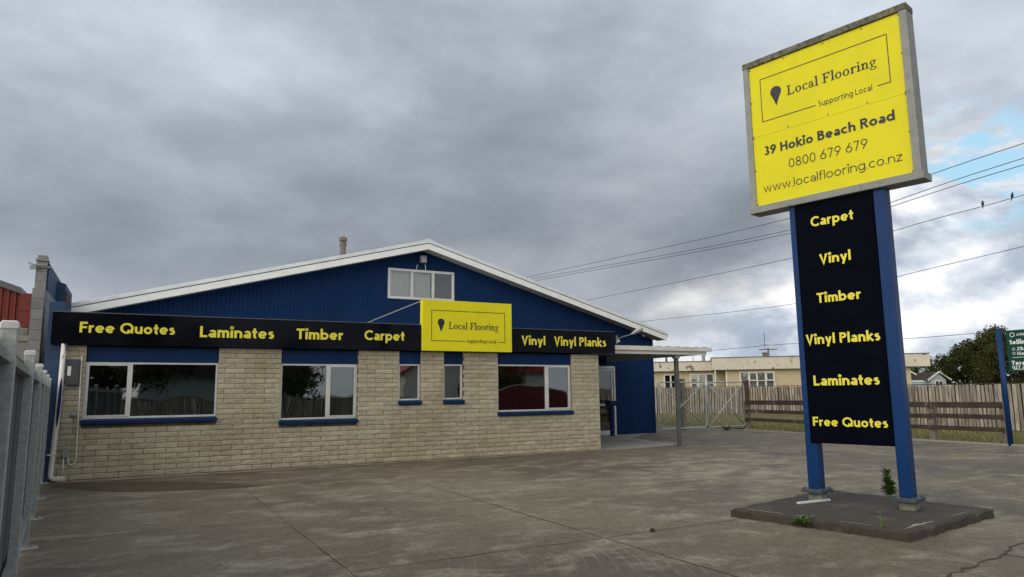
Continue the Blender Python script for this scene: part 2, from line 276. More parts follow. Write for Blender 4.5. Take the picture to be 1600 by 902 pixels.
# ------------------------------------------------------------------ mesh helpers
class MB:
    def __init__(s): s.v = []; s.f = []
    def add(s, vs, fs):
        o = len(s.v); s.v += [tuple(p) for p in vs]; s.f += [tuple(i+o for i in q) for q in fs]; return s
    def box(s, x0, x1, y0, y1, z0, z1):
        return s.add([(x0,y0,z0),(x1,y0,z0),(x1,y1,z0),(x0,y1,z0),(x0,y0,z1),(x1,y0,z1),(x1,y1,z1),(x0,y1,z1)],
                     [(0,3,2,1),(4,5,6,7),(0,1,5,4),(1,2,6,5),(2,3,7,6),(3,0,4,7)])
    def bar(s, a, b, wd, ht, up=(0,0,1)):
        a = Vector(a); b = Vector(b); d = (b-a).normalized(); up = Vector(up)
        if abs(d.dot(up)) > .98: up = Vector((0,1,0))
        r = d.cross(up).normalized()*wd/2; u = r.cross(d).normalized()*ht/2
        vs = [p+e*r+g*u for p in (a, b) for e, g in ((-1,-1),(1,-1),(1,1),(-1,1))]
        return s.add(vs, [(0,1,2,3),(7,6,5,4),(0,4,5,1),(1,5,6,2),(2,6,7,3),(3,7,4,0)])
    def tube(s, pts, r, n=8, caps=True):
        pts = [Vector(p) for p in pts]; rs = r if isinstance(r, (list, tuple)) else [r]*len(pts)
        vs = []; fs = []; pr = None
        for i, p in enumerate(pts):
            d = (pts[min(i+1, len(pts)-1)]-pts[max(i-1, 0)]).normalized()
            if pr is None:
                pr = d.cross(Vector((0,0,1))); 
                if pr.length < .05: pr = d.cross(Vector((0,1,0)))
            pr = (pr-d*pr.dot(d)).normalized(); q = d.cross(pr)
            for k in range(n):
                a = 2*math.pi*k/n; vs.append(p+rs[i]*(math.cos(a)*pr+math.sin(a)*q))
        for i in range(len(pts)-1):
            for k in range(n): fs.append((i*n+k, i*n+(k+1)%n, (i+1)*n+(k+1)%n, (i+1)*n+k))
        if caps: fs += [tuple(reversed(range(n))), tuple(range((len(pts)-1)*n, len(pts)*n))]
        return s.add(vs, fs)
    def prism(s, poly, y0, y1):        # polygon in x, z pushed along y
        n = len(poly); vs = [(x, y0, z) for x, z in poly]+[(x, y1, z) for x, z in poly]
        return s.add(vs, [tuple(range(n)), tuple(reversed(range(n, 2*n)))]+[(i, i+n, (i+1)%n+n, (i+1)%n) for i in range(n)])
    def slab(s, poly, z0, z1):         # polygon in x, y pushed along z
        n = len(poly); vs = [(x, y, z0) for x, y in poly]+[(x, y, z1) for x, y in poly]
        return s.add(vs, [tuple(reversed(range(n))), tuple(range(n, 2*n))]+[(i, (i+1)%n, (i+1)%n+n, i+n) for i in range(n)])
    def lathe(s, prof, n=14, c=(0,0,0)):
        vs = []; fs = []
        for r, z in prof:
            for k in range(n): a = 2*math.pi*k/n; vs.append((c[0]+r*math.cos(a), c[1]+r*math.sin(a), c[2]+z))
        for i in range(len(prof)-1):
            for k in range(n): fs.append((i*n+k, i*n+(k+1)%n, (i+1)*n+(k+1)%n, (i+1)*n+k))
        fs += [tuple(reversed(range(n))), tuple(range((len(prof)-1)*n, len(prof)*n))]
        return s.add(vs, fs)
    def build(s, name, m, parent=None, smooth=False, bevel=0):
        me = bpy.data.meshes.new(name); me.from_pydata(s.v, [], s.f); me.materials.append(m); me.update()
        if smooth: me.polygons.foreach_set('use_smooth', [True]*len(me.polygons))
        o = bpy.data.objects.new(name, me); col.objects.link(o)
        if parent: o.parent = parent
        if bevel:
            b = o.modifiers.new('bevel', 'BEVEL'); b.width = bevel; b.segments = 2; b.limit_method = 'ANGLE'
        return o
def tag(o, label=None, cat=None, group=None, kind=None):
    if label: o['label'] = label
    if cat: o['category'] = cat
    if group: o['group'] = group
    if kind: o['kind'] = kind
    return o
def empty(name, loc, label, cat, group=None, rz=0):
    o = bpy.data.objects.new(name, None); col.objects.link(o); o.location = loc; o.rotation_euler = (0,0,rz); o.empty_display_size = .2
    return tag(o, label, cat, group)
def copy_tree(o, parent=None):
    c = o.copy(); col.objects.link(c)
    if parent: c.parent = parent
    for ch in [x for x in bpy.data.objects if x.parent == o]: copy_tree(ch, c)
    return c
def sheet(name, poly, z, m, kind='structure'):
    o = MB().add([(x, y, z) for x, y in poly], [tuple(range(len(poly)))]).build(name, m); o['kind'] = kind; return o

# lettering -----------------------------------------------------------

# geometric sans drawn as strokes: glyph(ch, w) -> (list of centre lines, advance); capital height 1
XH = .69
def sans_glyph(ch, w):
    h = w/2; S = []; X = XH
    def A(cx, cz, rx, rz, a0, a1, n=20): return [(cx+rx*math.cos(R(a0+(a1-a0)*i/n)), cz+rz*math.sin(R(a0+(a1-a0)*i/n))) for i in range(n+1)]
    O = X/2; adv = .6
    def bowl(cx, rx=.325): S.append(A(cx, O, rx-h, O-h, 0, 360, 32))
    if ch == 'o': bowl(.335); adv = .67
    elif ch == 'c': S.append(A(.33,O,.33-h,O-h,48,312)); adv = .57
    elif ch == 'e': S.append([(h,O-.01),(.64-h*.9,O-.01)]); S.append(A(.325,O,.325-h,O-h,0,318,28)); adv = .65
    elif ch == 'a':
        S.append([(.55-h,0),(.55-h,.42)]); S.append(A(.29,.42,.26-h,X-.42-h,0,150)); S.append(A(.275,.20,.275-h,.20-h,0,360,26)); adv = .55
    elif ch == 'b': S.append([(h,0),(h,1.04)]); bowl(.33); adv = .66
    elif ch == 'd': S.append([(.66-h,0),(.66-h,1.04)]); bowl(.33); adv = .66
    elif ch == 'p': S.append([(h,-.28),(h,X)]); bowl(.33); adv = .66
    elif ch == 'g': S.append([(.65-h,X),(.65-h,-.02)]+A(.335,-.02,.315-h,.27-h,0,-150,14)[1:]); bowl(.325); adv = .65
    elif ch == 'l': S.append([(h,0),(h,1.04)]); adv = w
    elif ch == 'i': S.append([(h,0),(h,X)]); S.append(A(h,.93,.045,.05,0,360,10) if w < .1 else A(h,.92,h*.55,h*.6,0,360,12)); adv = w
    elif ch == '.': S.append([(h,0),(h,w*1.05)]); adv = w
    elif ch in 'nh': S.append([(h,0),(h,X if ch == 'n' else 1.04)]); S.append(A(.295,X-.30,.295-h,.30-h,180,0,14)+[(.59-h,0)]); adv = .59
    elif ch == 'u': S.append([(.59-h,0),(.59-h,X)]); S.append([(h,X)]+A(.295,.30,.295-h,.30-h,180,360,14)); adv = .59
    elif ch == 'm':
        S.append([(h,0),(h,X)]); r = .26
        for k in (0, 1): x0 = k*(2*r-w); S.append(A(x0+r,X-r,r-h,r-h,180,0,12)+[(x0+2*r-h,0)])
        adv = 4*r-w
    elif ch == 'r': S.append([(h,0),(h,X)]); S.append(A(.30,X-.30,.30-h,.30-h,180,72,10)); adv = .39
    elif ch == 's': S.append(A(.235,X*.725,.215-h,X*.275-h,35,270,16)[:-1]+A(.235,X*.225+h,.23-h,X*.225,90,-145,16)); adv = .47
    elif ch == 't': S.append([(.09+h,.93),(.09+h,.22)]+A(.09+.20,.20,.20-h,.20-h,180,285,10)); S.append([(0,X-h),(.38,X-h)]); adv = .38
    elif ch == 'f': S.append([(.09+h,0),(.09+h,.84)]+A(.09+.20,.84,.20-h,.20-h,180,75,10)); S.append([(0,X-h),(.36,X-h)]); adv = .36
    elif ch == 'k': S.append([(h,0),(h,1.04)]); S.append([(h,.30),(.50,X)]); S.append([(.17,.38),(.54,0)]); adv = .56
    elif ch == 'y': S.append([(h*1.05,X),(.31,.06)]); S.append([(.60-h,X),(.22,-.28)]); adv = .6
    elif ch == 'w': S.append([(h,X),(.235,.02),(.45,X-.02),(.665,.02),(.90-h,X)]); adv = .9
    elif ch == 'z': S.append([(.02,X-h),(.46,X-h),(.05,h),(.50,h)]); adv = .5
    elif ch == 'L': S.append([(h,1),(h,h),(.52,h)]); adv = .52
    elif ch == 'F': S.append([(h,0),(h,1-h),(.56,1-h)]); S.append([(h,.50),(.52,.50)]); adv = .56
    elif ch == 'T': S.append([(.31,0),(.31,1-w)]); S.append([(0,1-h),(.62,1-h)]); adv = .62
    elif ch == 'H': S.append([(h,0),(h,1)]); S.append([(.70-h,0),(.70-h,1)]); S.append([(h,.52),(.70-h,.52)]); adv = .7
    elif ch == 'C': S.append(A(.48,.5,.48-h,.51-h,45,315,28)); adv = .80
    elif ch == 'Q': S.append(A(.5,.5,.5-h,.51-h,0,360,36)); S.append([(.55,.30),(.98,h)]); adv = 1.0
    elif ch == 'V': S.append([(h*1.1,1),(.36,.03),(.72-h*1.1,1)]); adv = .72
    elif ch in 'PR':
        z = .44; S.append([(h,0),(h,1-h),(.33,1-h)]+A(.33,(1+z)/2,.27-h,(1-z)/2-h,90,-90,14)[1:]+[(h,z+h)])
        if ch == 'R': S.append([(.28,z+h),(.58,0)])
        adv = .6 if ch == 'P' else .64
    elif ch == 'B':
        S.append([(h,0),(h,1-h),(.33,1-h)]+A(.33,.76,.24-h,.24-h,90,-90,12)[1:]+[(h,.52)]); S.append([(h,.52),(.35,.52)]+A(.35,.26+h/2,.28-h,.26-h/2,90,-90,12)[1:]+[(h,h)]); adv = .63
    elif ch == 'S': S.append(A(.29,.74,.25-h,.26-h,40,270,16)[:-1]+A(.29,.24+h,.27-h,.24,90,-145,16)); adv = .57
    elif ch == '0': S.append(A(.30,.5,.29-h,.5-h,0,360,32)); adv = .6
    elif ch == '8': S.append(A(.30,.75,.24-h,.25-h,0,360,24)); S.append(A(.30,.27,.29-h,.27-h,0,360,24)); adv = .6
    elif ch == '3': S.append(A(.27,.75,.24-h,.25-h,140,-90,16)); S.append(A(.27,.27,.28-h,.27-h,90,-140,16)); adv = .56
    elif ch == '6': S.append(A(.30,.31,.29-h,.31-h,0,360,26)); S.append([(.46,1),(.10+h*.3,.46)]); adv = .6
    elif ch == '9': S.append(A(.30,.69,.29-h,.31-h,0,360,26)); S.append([(.14,0),(.50-h*.3,.54)]); adv = .6
    elif ch == '7': S.append([(.02,1-h),(.53-h,1-h),(.20,0)]); adv = .56
    elif ch == 'O': S.append(A(.5,.5,.5-h,.51-h,0,360,36)); adv = 1.0
    elif ch == 'A': S.append([(h*1.1,0),(.37,.97),(.74-h*1.1,0)]); S.append([(.18,.30),(.56,.30)]); adv = .74
    elif ch == 'I': S.append([(h,0),(h,1)]); adv = w
    elif ch == 'Z': S.append([(.02,1-h),(.58,1-h),(.04,h),(.62,h)]); adv = .62
    elif ch == 'M': S.append([(h,0),(h+.03,.96),(.45,.12),(.87-h,.96),(.90-h,0)]); adv = .9
    elif ch == 'G': S.append(A(.48,.5,.48-h,.51-h,45,345,28)+[(.93-h,.46),(.55,.46)]); adv = .92
    elif ch == '2': S.append(A(.27,.71,.26-h,.29-h,165,-35,14)+[(.05,h),(.55,h)]); adv = .56
    elif ch == '4': S.append([(.42,0),(.42,.95),(.04,.28),(.58,.28)]); adv = .6
    elif ch == '+': S.append([(.0,.42),(.5,.42)]); S.append([(.25,.16),(.25,.68)]); adv = .5
    elif ch == '%': S.append(A(.2,.76,.2-h,.24-h,0,360,16)); S.append(A(.66,.24,.2-h,.24-h,0,360,16)); S.append([(.18,0),(.68,1)]); adv = .86
    elif ch == ' ': adv = .27
    return S, adv
def ribbon(pts, w):
    h = w/2; n = len(pts); closed = n > 4 and abs(pts[0][0]-pts[-1][0])+abs(pts[0][1]-pts[-1][1]) < 1e-6; vs = []; fs = []
    V = [Vector(p) for p in pts]
    for i in range(n):
        a = V[i]-V[i-1] if i else (V[-1]-V[-2] if closed else V[1]-V[0]); b = V[i+1]-V[i] if i < n-1 else (V[1]-V[0] if closed else V[-1]-V[-2])
        a = a.normalized(); b = b.normalized(); na = Vector((-a.y,a.x)); nb = Vector((-b.y,b.x)); m = na+nb
        m = m.normalized() if m.length > .05 else na; k = min(1/max(.35, m.dot(na)), 2.2)
        vs += [V[i]+m*h*k, V[i]-m*h*k]
        if i: fs.append((2*i-2,2*i-1,2*i+1,2*i))
    return vs, fs
def text(mb, s, x0, x1, zb, cap, y, w=.06, gap=.10):
    "letters facing -y: from x0 to x1, baseline zb, capital height cap, stroke width w (of the capital height)"
    x = 0; parts = []
    for ch in s:
        st, adv = sans_glyph(ch, w)
        for q in st:
            v, f = ribbon(q, w); parts.append(([(p[0]+x, p[1]) for p in v], f))
        x += adv+(gap if ch != ' ' else .06)
    mn = min(p[0] for v, f in parts for p in v); mx = max(p[0] for v, f in parts for p in v); k = (x1-x0)/(mx-mn)
    for i, (v, f) in enumerate(parts): mb.add([(x0+(p[0]-mn)*k, y-.0003*(i%4), zb+p[1]*cap) for p in v], f)
    return mb
class Serif:
    "hand drawn book-face letters as polygons in (x, z); capital height 1"
    def __init__(s): s.p = []
    def poly(s, pts): s.p.append(([pts], [tuple(range(len(pts)))], pts))
    def rect(s, x0, x1, z0, z1): s.poly([(x0,z0),(x1,z0),(x1,z1),(x0,z1)])
    def arc(s, cx, cz, rx, rz, a0, a1, tx, tz, n=22):
        pts = []; fs = []
        for i in range(n+1):
            a = R(a0+(a1-a0)*i/n); c, q = math.cos(a), math.sin(a)
            pts += [(cx+rx*c, cz+rz*q), (cx+(rx-tx)*c, cz+(rz-tz)*q)]
            if i < n: fs.append((2*i, 2*i+2, 2*i+3, 2*i+1))
        s.p.append((None, fs, pts))
    def dot(s, cx, cz, r): s.poly([(cx+r*math.cos(i*math.pi/6), cz+r*math.sin(i*math.pi/6)) for i in range(12)])
    def ser(s, xc, hw, z): s.rect(xc-hw, xc+hw, z, z+.075)
    def glyph(s, ch, x):
        q = Serif(); W = .155; adv = .3
        if ch == 'L':
            q.rect(.14,.14+W,0,1); q.ser(.21,.19,.945); q.rect(.02,.72,0,.085); q.poly([(.60,.055),(.72,.055),(.75,.30),(.71,.30)]); adv = .80
        elif ch == 'F':
            q.rect(.14,.14+W,0,1); q.ser(.21,.19,0); q.rect(.02,.72,.91,1); q.poly([(.60,.92),(.72,.92),(.74,.68),(.68,.68)]); q.rect(.27,.54,.465,.555); q.poly([(.48,.35),(.54,.35),(.54,.67),(.48,.67)]); adv = .76
        elif ch == 'o': q.arc(.32,.32,.29,.335,0,360,.145,.06); adv = .66
        elif ch == 'c': q.arc(.31,.32,.28,.335,48,320,.145,.06); q.dot(.46,.53,.075); adv = .56
        elif ch == 'a':
            q.arc(.23,.18,.20,.19,0,360,.115,.055); q.rect(.34,.46,.06,.46); q.arc(.27,.44,.19,.215,0,165,.11,.05); q.dot(.12,.50,.065); q.poly([(.42,.0),(.56,.03),(.56,.07),(.42,.10)]); adv = .58
        elif ch == 'l': q.rect(.1,.1+W,0,1.04); q.ser(.165,.155,0); q.poly([(.0,.97),(.1,.93),(.1,1.04)]); adv = .34
        elif ch == 'i': q.rect(.1,.1+W,0,.64); q.ser(.165,.155,0); q.poly([(.0,.58),(.1,.54),(.1,.64)]); q.dot(.165,.87,.085); adv = .34
        elif ch == 'r': q.rect(.1,.1+W,0,.64); q.ser(.165,.165,0); q.poly([(.0,.58),(.1,.54),(.1,.64)]); q.arc(.39,.44,.18,.21,60,180,.09,.06); q.dot(.45,.55,.08); adv = .52
        elif ch == 'n':
            q.rect(.1,.1+W,0,.64); q.ser(.165,.155,0); q.poly([(.0,.58),(.1,.54),(.1,.64)]); q.arc(.38,.42,.21,.235,0,172,.135,.07); q.rect(.455,.59,0,.43); q.ser(.52,.155,0); adv = .70
        elif ch == 'g':
            q.arc(.27,.43,.22,.225,0,360,.115,.055); q.arc(.29,-.13,.27,.165,0,360,.085,.05); q.poly([(.12,.24),(.17,.24),(.30,.03),(.16,.03)]); q.poly([(.40,.58),(.58,.64),(.58,.56),(.42,.53)]); adv = .60
        for _, fs, pts in q.p: s.p.append((None, fs, [(a+x, b) for a, b in pts]))
        return x+adv+.03
def serif_text(mb, txt, x0, x1, zb, cap, y):
    S = Serif(); x = 0
    for ch in txt: x = x+.34 if ch == ' ' else S.glyph(ch, x)
    mx = max(p[0] for q in S.p for p in q[2]); k = (x1-x0)/mx
    for i, (_, fs, pts) in enumerate(S.p): mb.add([(x0+a*k, y-.0002*(i%5), zb+b*cap) for a, b in pts], [tuple(reversed(f)) if False else f for f in fs])
    return mb
def pin(mb, cx, zt, zb, hw, y):
    r = hw; pts = []; cz = zt-r; h = cz-zb
    for i in range(17):
        a = R(200-220*i/16); pts.append((cx+r*math.cos(a), cz+r*math.sin(a)))
    pts += [(cx+r*.55, cz-h*.42), (cx, zb), (cx-r*.55, cz-h*.42)]
    return mb.add([(a, y, b) for a, b in pts], [tuple(range(len(pts)))])
def logo_border(mb, x0, x1, z0, z1, g0, g1, t, y):
    for a in ((x0, x1, z1-t, z1), (x0, x0+t, z0, z1-t), (x1-t, x1, z0, z1-t), (x0+t, g0, z0, z0+t), (g1, x1-t, z0, z0+t)):
        mb.add([(a[0],y,a[2]),(a[1],y,a[2]),(a[1],y,a[3]),(a[0],y,a[3])], [(0,1,2,3)])
    return mb

# ------------------------------------------------------------------ ground
sheet('ground', [(-900,-900),(900,-900),(900,900),(-900,900)], -0.06, M['earth'])
yard_poly = [(-8,-7.5),(19.9,-7.5),(19.95,10),(19.95,13),(20.0,16.7),(20.1,19.6),(20.9,20.1),(20.9,22.6),(-8,24.0)]
MB().slab(yard_poly, -.055, 0).build('concrete_yard', M['yard'])['kind'] = 'structure'
road = sheet('road', [(-300,-12.5),(300,-12.5),(300,-7.6),(-300,-7.6)], -0.03, M['road'])
# joints and cracks between the slabs: thin dirt filled grooves
jb = MB()
def groove(a, b, wd=.018, jit=.012, n=None, z=.004):
    a = Vector((*a, 0)); b = Vector((*b, 0)); d = b-a; n = n or max(4, int(d.length/.25)); t = Vector((-d.y, d.x, 0)).normalized(); prev = None
    off = [random.uniform(-jit, jit) for _ in range(n+1)]; ws = [.72*wd*random.uniform(.35, 1.1) for _ in range(n+1)]
    vs = []; fs = []
    for i in range(n+1):
        p = a+d*i/n+t*off[i]; vs += [(*(p-t*ws[i]/2).xy, z), (*(p+t*ws[i]/2).xy, z)]
        if i: fs.append((2*i-2, 2*i, 2*i+1, 2*i-1))
    jb.add(vs, fs)
groove((-1.1,9.15),(1.68,9.2)); groove((1.74,9.22),(4.36,9.28),.012); groove((4.42,9.29),(12,9.36),.014)
groove((1.68,12.6),(1.74,5.6),.014); groove((1.74,5.58),(1.8,0),.012)
groove((4.39,11.4),(4.39,6.32),.022); groove((4.4,6.26),(4.42,0.5),.018)
groove((-.6,6.2),(1.7,6.22),.012); groove((1.78,6.23),(4.36,6.28),.022); groove((4.44,6.29),(6.3,6.33),.02); groove((9.6,6.38),(19.5,6.8),.016)
groove((9.0,14.9),(9.1,7.2),.014); groove((4.4,11.42),(9,11.5),.010); groove((9.1,11.5),(19.8,11.9),.014); groove((13.6,15.2),(13.7,.5),.014)
groove((5.55,3.57),(7.1,3.83),.045,.03,14); groove((7.12,3.86),(9.3,4.36),.035,.03,14); groove((7.06,3.80),(7.08,2.6),.03,.02,8)
groove((-1.05,15.385),(10.75,15.375),.05,.006,60,.014)
jb.build('slab_joints', M['joint'])['kind'] = 'structure'
# paler paving by the door and along the wall foot
sheet('entrance_path', [(10.78,15.35),(11.1,15.22),(12.6,15.35),(13.75,15.6),(14.05,15.9),(13.9,17.2),(14.4,18.8),(16.2,20.25),(16.66,20.39),(10.78,20.39)], .006, M['conc_pale'])
def wob(a, b, n, jit): return [(a[0]+(b[0]-a[0])*i/n, a[1]+(b[1]-a[1])*i/n+random.uniform(-jit, jit)) for i in range(n+1)]
sheet('wall_foot_strip', [(-1.1,15.41)]+wob((-1.05,15.0),(10.7,15.12),40,.05)+[(10.77,15.41)], .009, M['conc_strip'])
sheet('puddle', [(-1.2,14.75),(-1.0,15.02),(-.35,14.78),(.3,14.42),(.9,14.12),(1.35,13.62),(1.62,13.35),(1.7,13.02),(2.22,12.74),(1.75,12.66),(1.1,12.74),(.5,12.92),(-.1,13.22),(-.6,13.75)], .005, M['puddle'])
# verge beyond the yard
lawn_poly = [(20.05,-7.4),(34,-7.4),(45,20),(45,40),(16.8,42),(16.8,22.75),(21.05,22.7),(21.05,20.0),(20.25,19.6),(20.1,13),(20.05,10)]
sheet('lawn', lawn_poly, .02, M['lawn'])
kb = MB()
for a, b in (((20.0,-7.4),(20.0,10)),((20.0,10.02),(20.03,13)),((20.03,13.02),(20.16,19.6)),((20.17,19.62),(20.97,20.04))): kb.bar((*a,.01),(*b,.01),.11,.07)
kb.bar((16.8,22.67,.01),(21,22.66,.01),.11,.07)
kb.build('verge_edging', M['conc_pale'])['kind'] = 'structure'
def inpoly(x, y, P):
    c = False; j = len(P)-1
    for i in range(len(P)):
        if (P[i][1] > y) != (P[j][1] > y) and x < (P[j][0]-P[i][0])*(y-P[i][1])/(P[j][1]-P[i][1])+P[i][0]: c = not c
        j = i
    return c
gb = MB(); k = 0
while k < 26000:
    x = 20.1+abs(random.gauss(0, 1))*6 if random.random() < .8 else random.uniform(16.8, 33); y = random.uniform(5, 34)
    if not inpoly(x, y, lawn_poly): continue
    k += 1; h = random.uniform(.03, .11)*(1.7 if random.random() < .06 else 1); a = random.uniform(0, 6.28); wd = random.uniform(.008, .018); dx, dy = math.cos(a)*wd, math.sin(a)*wd; lx, ly = random.gauss(0, h*.4), random.gauss(0, h*.4)
    gb.add([(x-dx,y-dy,.018),(x+dx,y+dy,.018),(x+lx,y+ly,.02+h)], [(0,1,2)])
gb.build('grass', M['grass'])['kind'] = 'stuff'

# ------------------------------------------------------------------ the shop building
shop = empty('shop_building', (4.7,15.42,0), 'low cream brick shop with navy blue gable behind a black sign strip', 'building')
shop_inv = Matrix.Translation((-4.7,-15.42,0))
def sb(mb, name, m, parent=None, **k):          # parts given in world coordinates
    o = mb.build(name, m, None, **k); o.parent = parent or shop
    o.matrix_parent_inverse = shop_inv if not parent else Matrix.Identity(4)
    return o
YB = 15.42; ZT = 2.44; YG = 20.4
wins = [  # x0, x1, z0, z1, mullion x (or None), side of the sliding sash
    (-.80,1.50,1.09,2.15,-.05,'L'), (2.72,4.35,.98,2.15,3.71,'R'), (5.30,5.815,1.345,2.165,None,'M'), (6.39,6.88,1.35,2.17,None,'M'), (7.80,9.915,1.035,2.178,9.20,'R')]
holes = [(a, b, c-.07, ZT) for a, b, c, d, e, s in wins]
def split_rows(x0, x1, z, zz):
    segs = [(x0, x1)]
    for a, b, c, d in holes:
        if zz > c+.004 and z < d-.004:
            new = []
            for p, q in segs:
                if b <= p or a >= q: new.append((p, q)); continue
                if a > p: new.append((p, a))
                if b < q: new.append((b, q))
            segs = new
    return segs
def brick_face(mb, p0, ux, length, rows, y_out, hole=True):
    "split-face bricks on a plane; p0 = foot corner, ux = unit direction, y_out = outward unit"
    h = .1017; L = .392; g = .012
    for r in range(rows):
        g = random.uniform(.006, .011); z0 = .012+r*h+g/2; z1 = .012+(r+1)*h-g/2
        x = -(L/2 if r % 2 else 0)-.13
        while x < length:
            a, b = max(x, 0)+g/2, min(x+L, length)-g/2; x += L
            if b-a < .03: continue
            for s, e in (split_rows(p0[0]+a, p0[0]+b, z0, z1) if hole else [(p0[0]+a, p0[0]+b)]):
                if e-s < .03: continue
                nx = max(2, int((e-s)/.09)); gv = []; fs = []
                base = random.uniform(.0, .006)
                for iz in range(4):
                    for ix in range(nx+1):
                        edge = iz in (0, 3) or ix in (0, nx)
                        d = .004+base*.6+random.uniform(0, .003) if edge else .005+base*.6+random.uniform(0, .008)
                        t = s-p0[0]+(e-s)*ix/nx; zz = z0+(z1-z0)*iz/3
                        gv.append((p0[0]+ux[0]*t+y_out[0]*d, p0[1]+ux[1]*t+y_out[1]*d, zz))
                for iz in range(3):
                    for ix in range(nx): i = iz*(nx+1)+ix; fs.append((i, i+1, i+nx+2, i+nx+1))
                o = len(gv)
                cs = [(s, z0), (e, z0), (e, z1), (s, z1)]
                for q, zz in cs: t = q-p0[0]; gv.append((p0[0]+ux[0]*t-y_out[0]*.02, p0[1]+ux[1]*t-y_out[1]*.02, zz))
                lo = [i for i in range(nx+1)]; hi = [3*(nx+1)+i for i in range(nx+1)]
                fs.append(tuple(reversed(lo))+(o, o+1)); fs.append(tuple(hi)+(o+2, o+3))
                fs.append((nx, o+1, o+2, 3*(nx+1)+nx, 2*(nx+1)+nx, (nx+1)+nx)); fs.append((o, 0, nx+1, 2*(nx+1), 3*(nx+1), o+3))
                mb.add(gv, fs)
    return mb
bm_ = brick_face(MB(), (-1.19,YB), (1,0), 11.955, 24, (0,-1))
brick_face(bm_, (10.765,YB), (0,1), 4.97, 24, (1,0), hole=False)
wall = sb(bm_, 'brick_wall', M['brick'])
mm = MB()                                   # wall core behind the bricks, with the openings left out
xs = [-1.19]+[v for a, b, c, d in holes for v in (a, b)]+[10.762]
for i in range(0, len(xs), 2): mm.box(xs[i], xs[i+1], YB+.008, YB+.2, 0, ZT+.012)
for a, b, c, d in holes: mm.box(a, b, YB+.008, YB+.2, 0, c)
mm.box(10.60,10.757,YB+.2,YG-.02,0,ZT+.012); mm.box(-1.19,-1.02,YB+.2,YG-.02,0,ZT+.012)
core = sb(mm, 'wall_core', M['mortar'])
for x0, x1, z0, z1, mu, sash in wins:
    y0 = YB+.045; t = .038
    f = MB().box(x0,x1,y0,y0+.06,z1-t,z1).box(x0,x1,y0,y0+.06,z0,z0+t).box(x0,x0+t,y0,y0+.06,z0+t,z1-t).box(x1-t,x1,y0,y0+.06,z0+t,z1-t)
    if mu is not None:
        f.box(mu-.03,mu+.03,y0-.006,y0+.055,z0+t,z1-t)
        a, b = (x0+t, mu-.03) if sash == 'L' else (mu+.03, x1-t)
        f.box(a,b,y0-.008,y0+.03,z1-t-.028,z1-t-.001).box(a,b,y0-.008,y0+.03,z0+t+.001,z0+t+.03).box(a,a+.026,y0-.008,y0+.03,z0+t+.03,z1-t-.028).box(b-.026,b,y0-.008,y0+.03,z0+t+.03,z1-t-.028)
    win = sb(f, 'window', M['alu'], bevel=.003)
    if mu is None: sb(MB().box(x0+t,x1-t,y0+.033,y0+.038,z0+t,z1-t), 'pane', M['glass'], win)
    else:
        sb(MB().box(x0+t,mu-.03,y0+.033,y0+.038,z0+t,z1-t), 'pane', M['glass'], win); sb(MB().box(mu+.03,x1-t,y0+.033,y0+.038,z0+t,z1-t), 'pane', M['glass'], win)
    sl = MB().prism([(0,0)]*0 or [(x0-.02,z0-.075),(x1+.02,z0-.075),(x1+.02,z0-.004),(x0-.02,z0-.004)], YB-.07, YB+.10)
    for i in (0,1,2,3):                       # front edge of the sill drops
        x, y, z = sl.v[i]; sl.v[i] = (x, y, z-.018)
    sb(sl, 'sill', M['navy'], win, bevel=.008)
    sb(MB().box(x0+.004,x1-.004,YB+.03,YB+.075,z1+.003,ZT+.004), 'lintel_panel', M['navy'], win, bevel=.004)
# rooms seen dimly through the glass
rm = MB()
rm.add([(-1.0,15.63,.02),(10.59,15.63,.02),(10.59,20.3,.02),(-1.0,20.3,.02)], [(0,1,2,3)])
rm.add([(-1.0,20.3,.02),(10.59,20.3,.02),(10.59,20.3,2.5),(-1.0,20.3,2.5)], [(0,1,2,3)])
rm.add([(-1.0,15.63,2.5),(10.59,15.63,2.5),(10.59,20.3,2.5),(-1.0,20.3,2.5)], [(3,2,1,0)])
sb(rm, 'interior', M['dim'])
pr = MB().box(5.0,7.2,16.3,16.36,.03,2.48).box(4.94,5.0,15.63,16.36,.03,2.48).box(7.2,7.26,15.63,16.36,.03,2.48)
sb(pr, 'partition', M['room_pale'])
sb(MB().box(-1.19,10.765,YB+.03,20.38,2.56,2.66), 'lean_to_roof', M['zinc'])
sb(MB().box(-1.446,-1.2,YB-.04,YB+.6,0,3.25).box(-1.46,-1.19,YB-.05,YB+.6,2.36,2.375), 'side_pillar', M['navy_block'], bevel=.01)
# gable wall with vertical grooves, roof
AX, AZ = 7.913, 6.16; LX, LZ = -1.5, 3.56; RX, RZ = 16.665, 3.36
def topz(x): return AZ-.02-(x-AX)*(AZ-RZ)/(RX-AX) if x > AX else AZ-.02-(AX-x)*(AZ-LZ)/(AX-LX)
gw = (6.64,8.77,4.365,5.26); door = (13.95,14.92,.0,2.37)
gm = MB(); x = LX; pitch = .115
while x < RX-.01:
    e = min(x+pitch, RX)
    for hx in (gw[0], gw[1], door[0], door[1], AX):
        if x+.002 < hx < e-.002: e = hx
    mid = (x+e)/2; iv = [(0, None)]
    for h in (gw, door):
        if h[0]-.001 < mid < h[1]+.001: iv = [(z0, z1) for z0, z1 in ([(0, h[2])] if h[2] > .01 else [])]+[(h[3], None)]
    for z0, z1 in iv:
        ta = z1 if z1 is not None else topz(x); tb = z1 if z1 is not None else topz(e); g = .016
        gm.add([(x,YG+.012,z0),(x+g,YG,z0),(e-.002,YG,z0),(e,YG+.012,z0),(x,YG+.012,ta),(x+g,YG,ta+(tb-ta)*g/(e-x)),(e-.002,YG,tb),(e,YG+.012,tb)], [(0,1,5,4),(1,2,6,5),(2,3,7,6)])
    x = e
gable = sb(gm, 'gable_wall', M['navy_clad'])
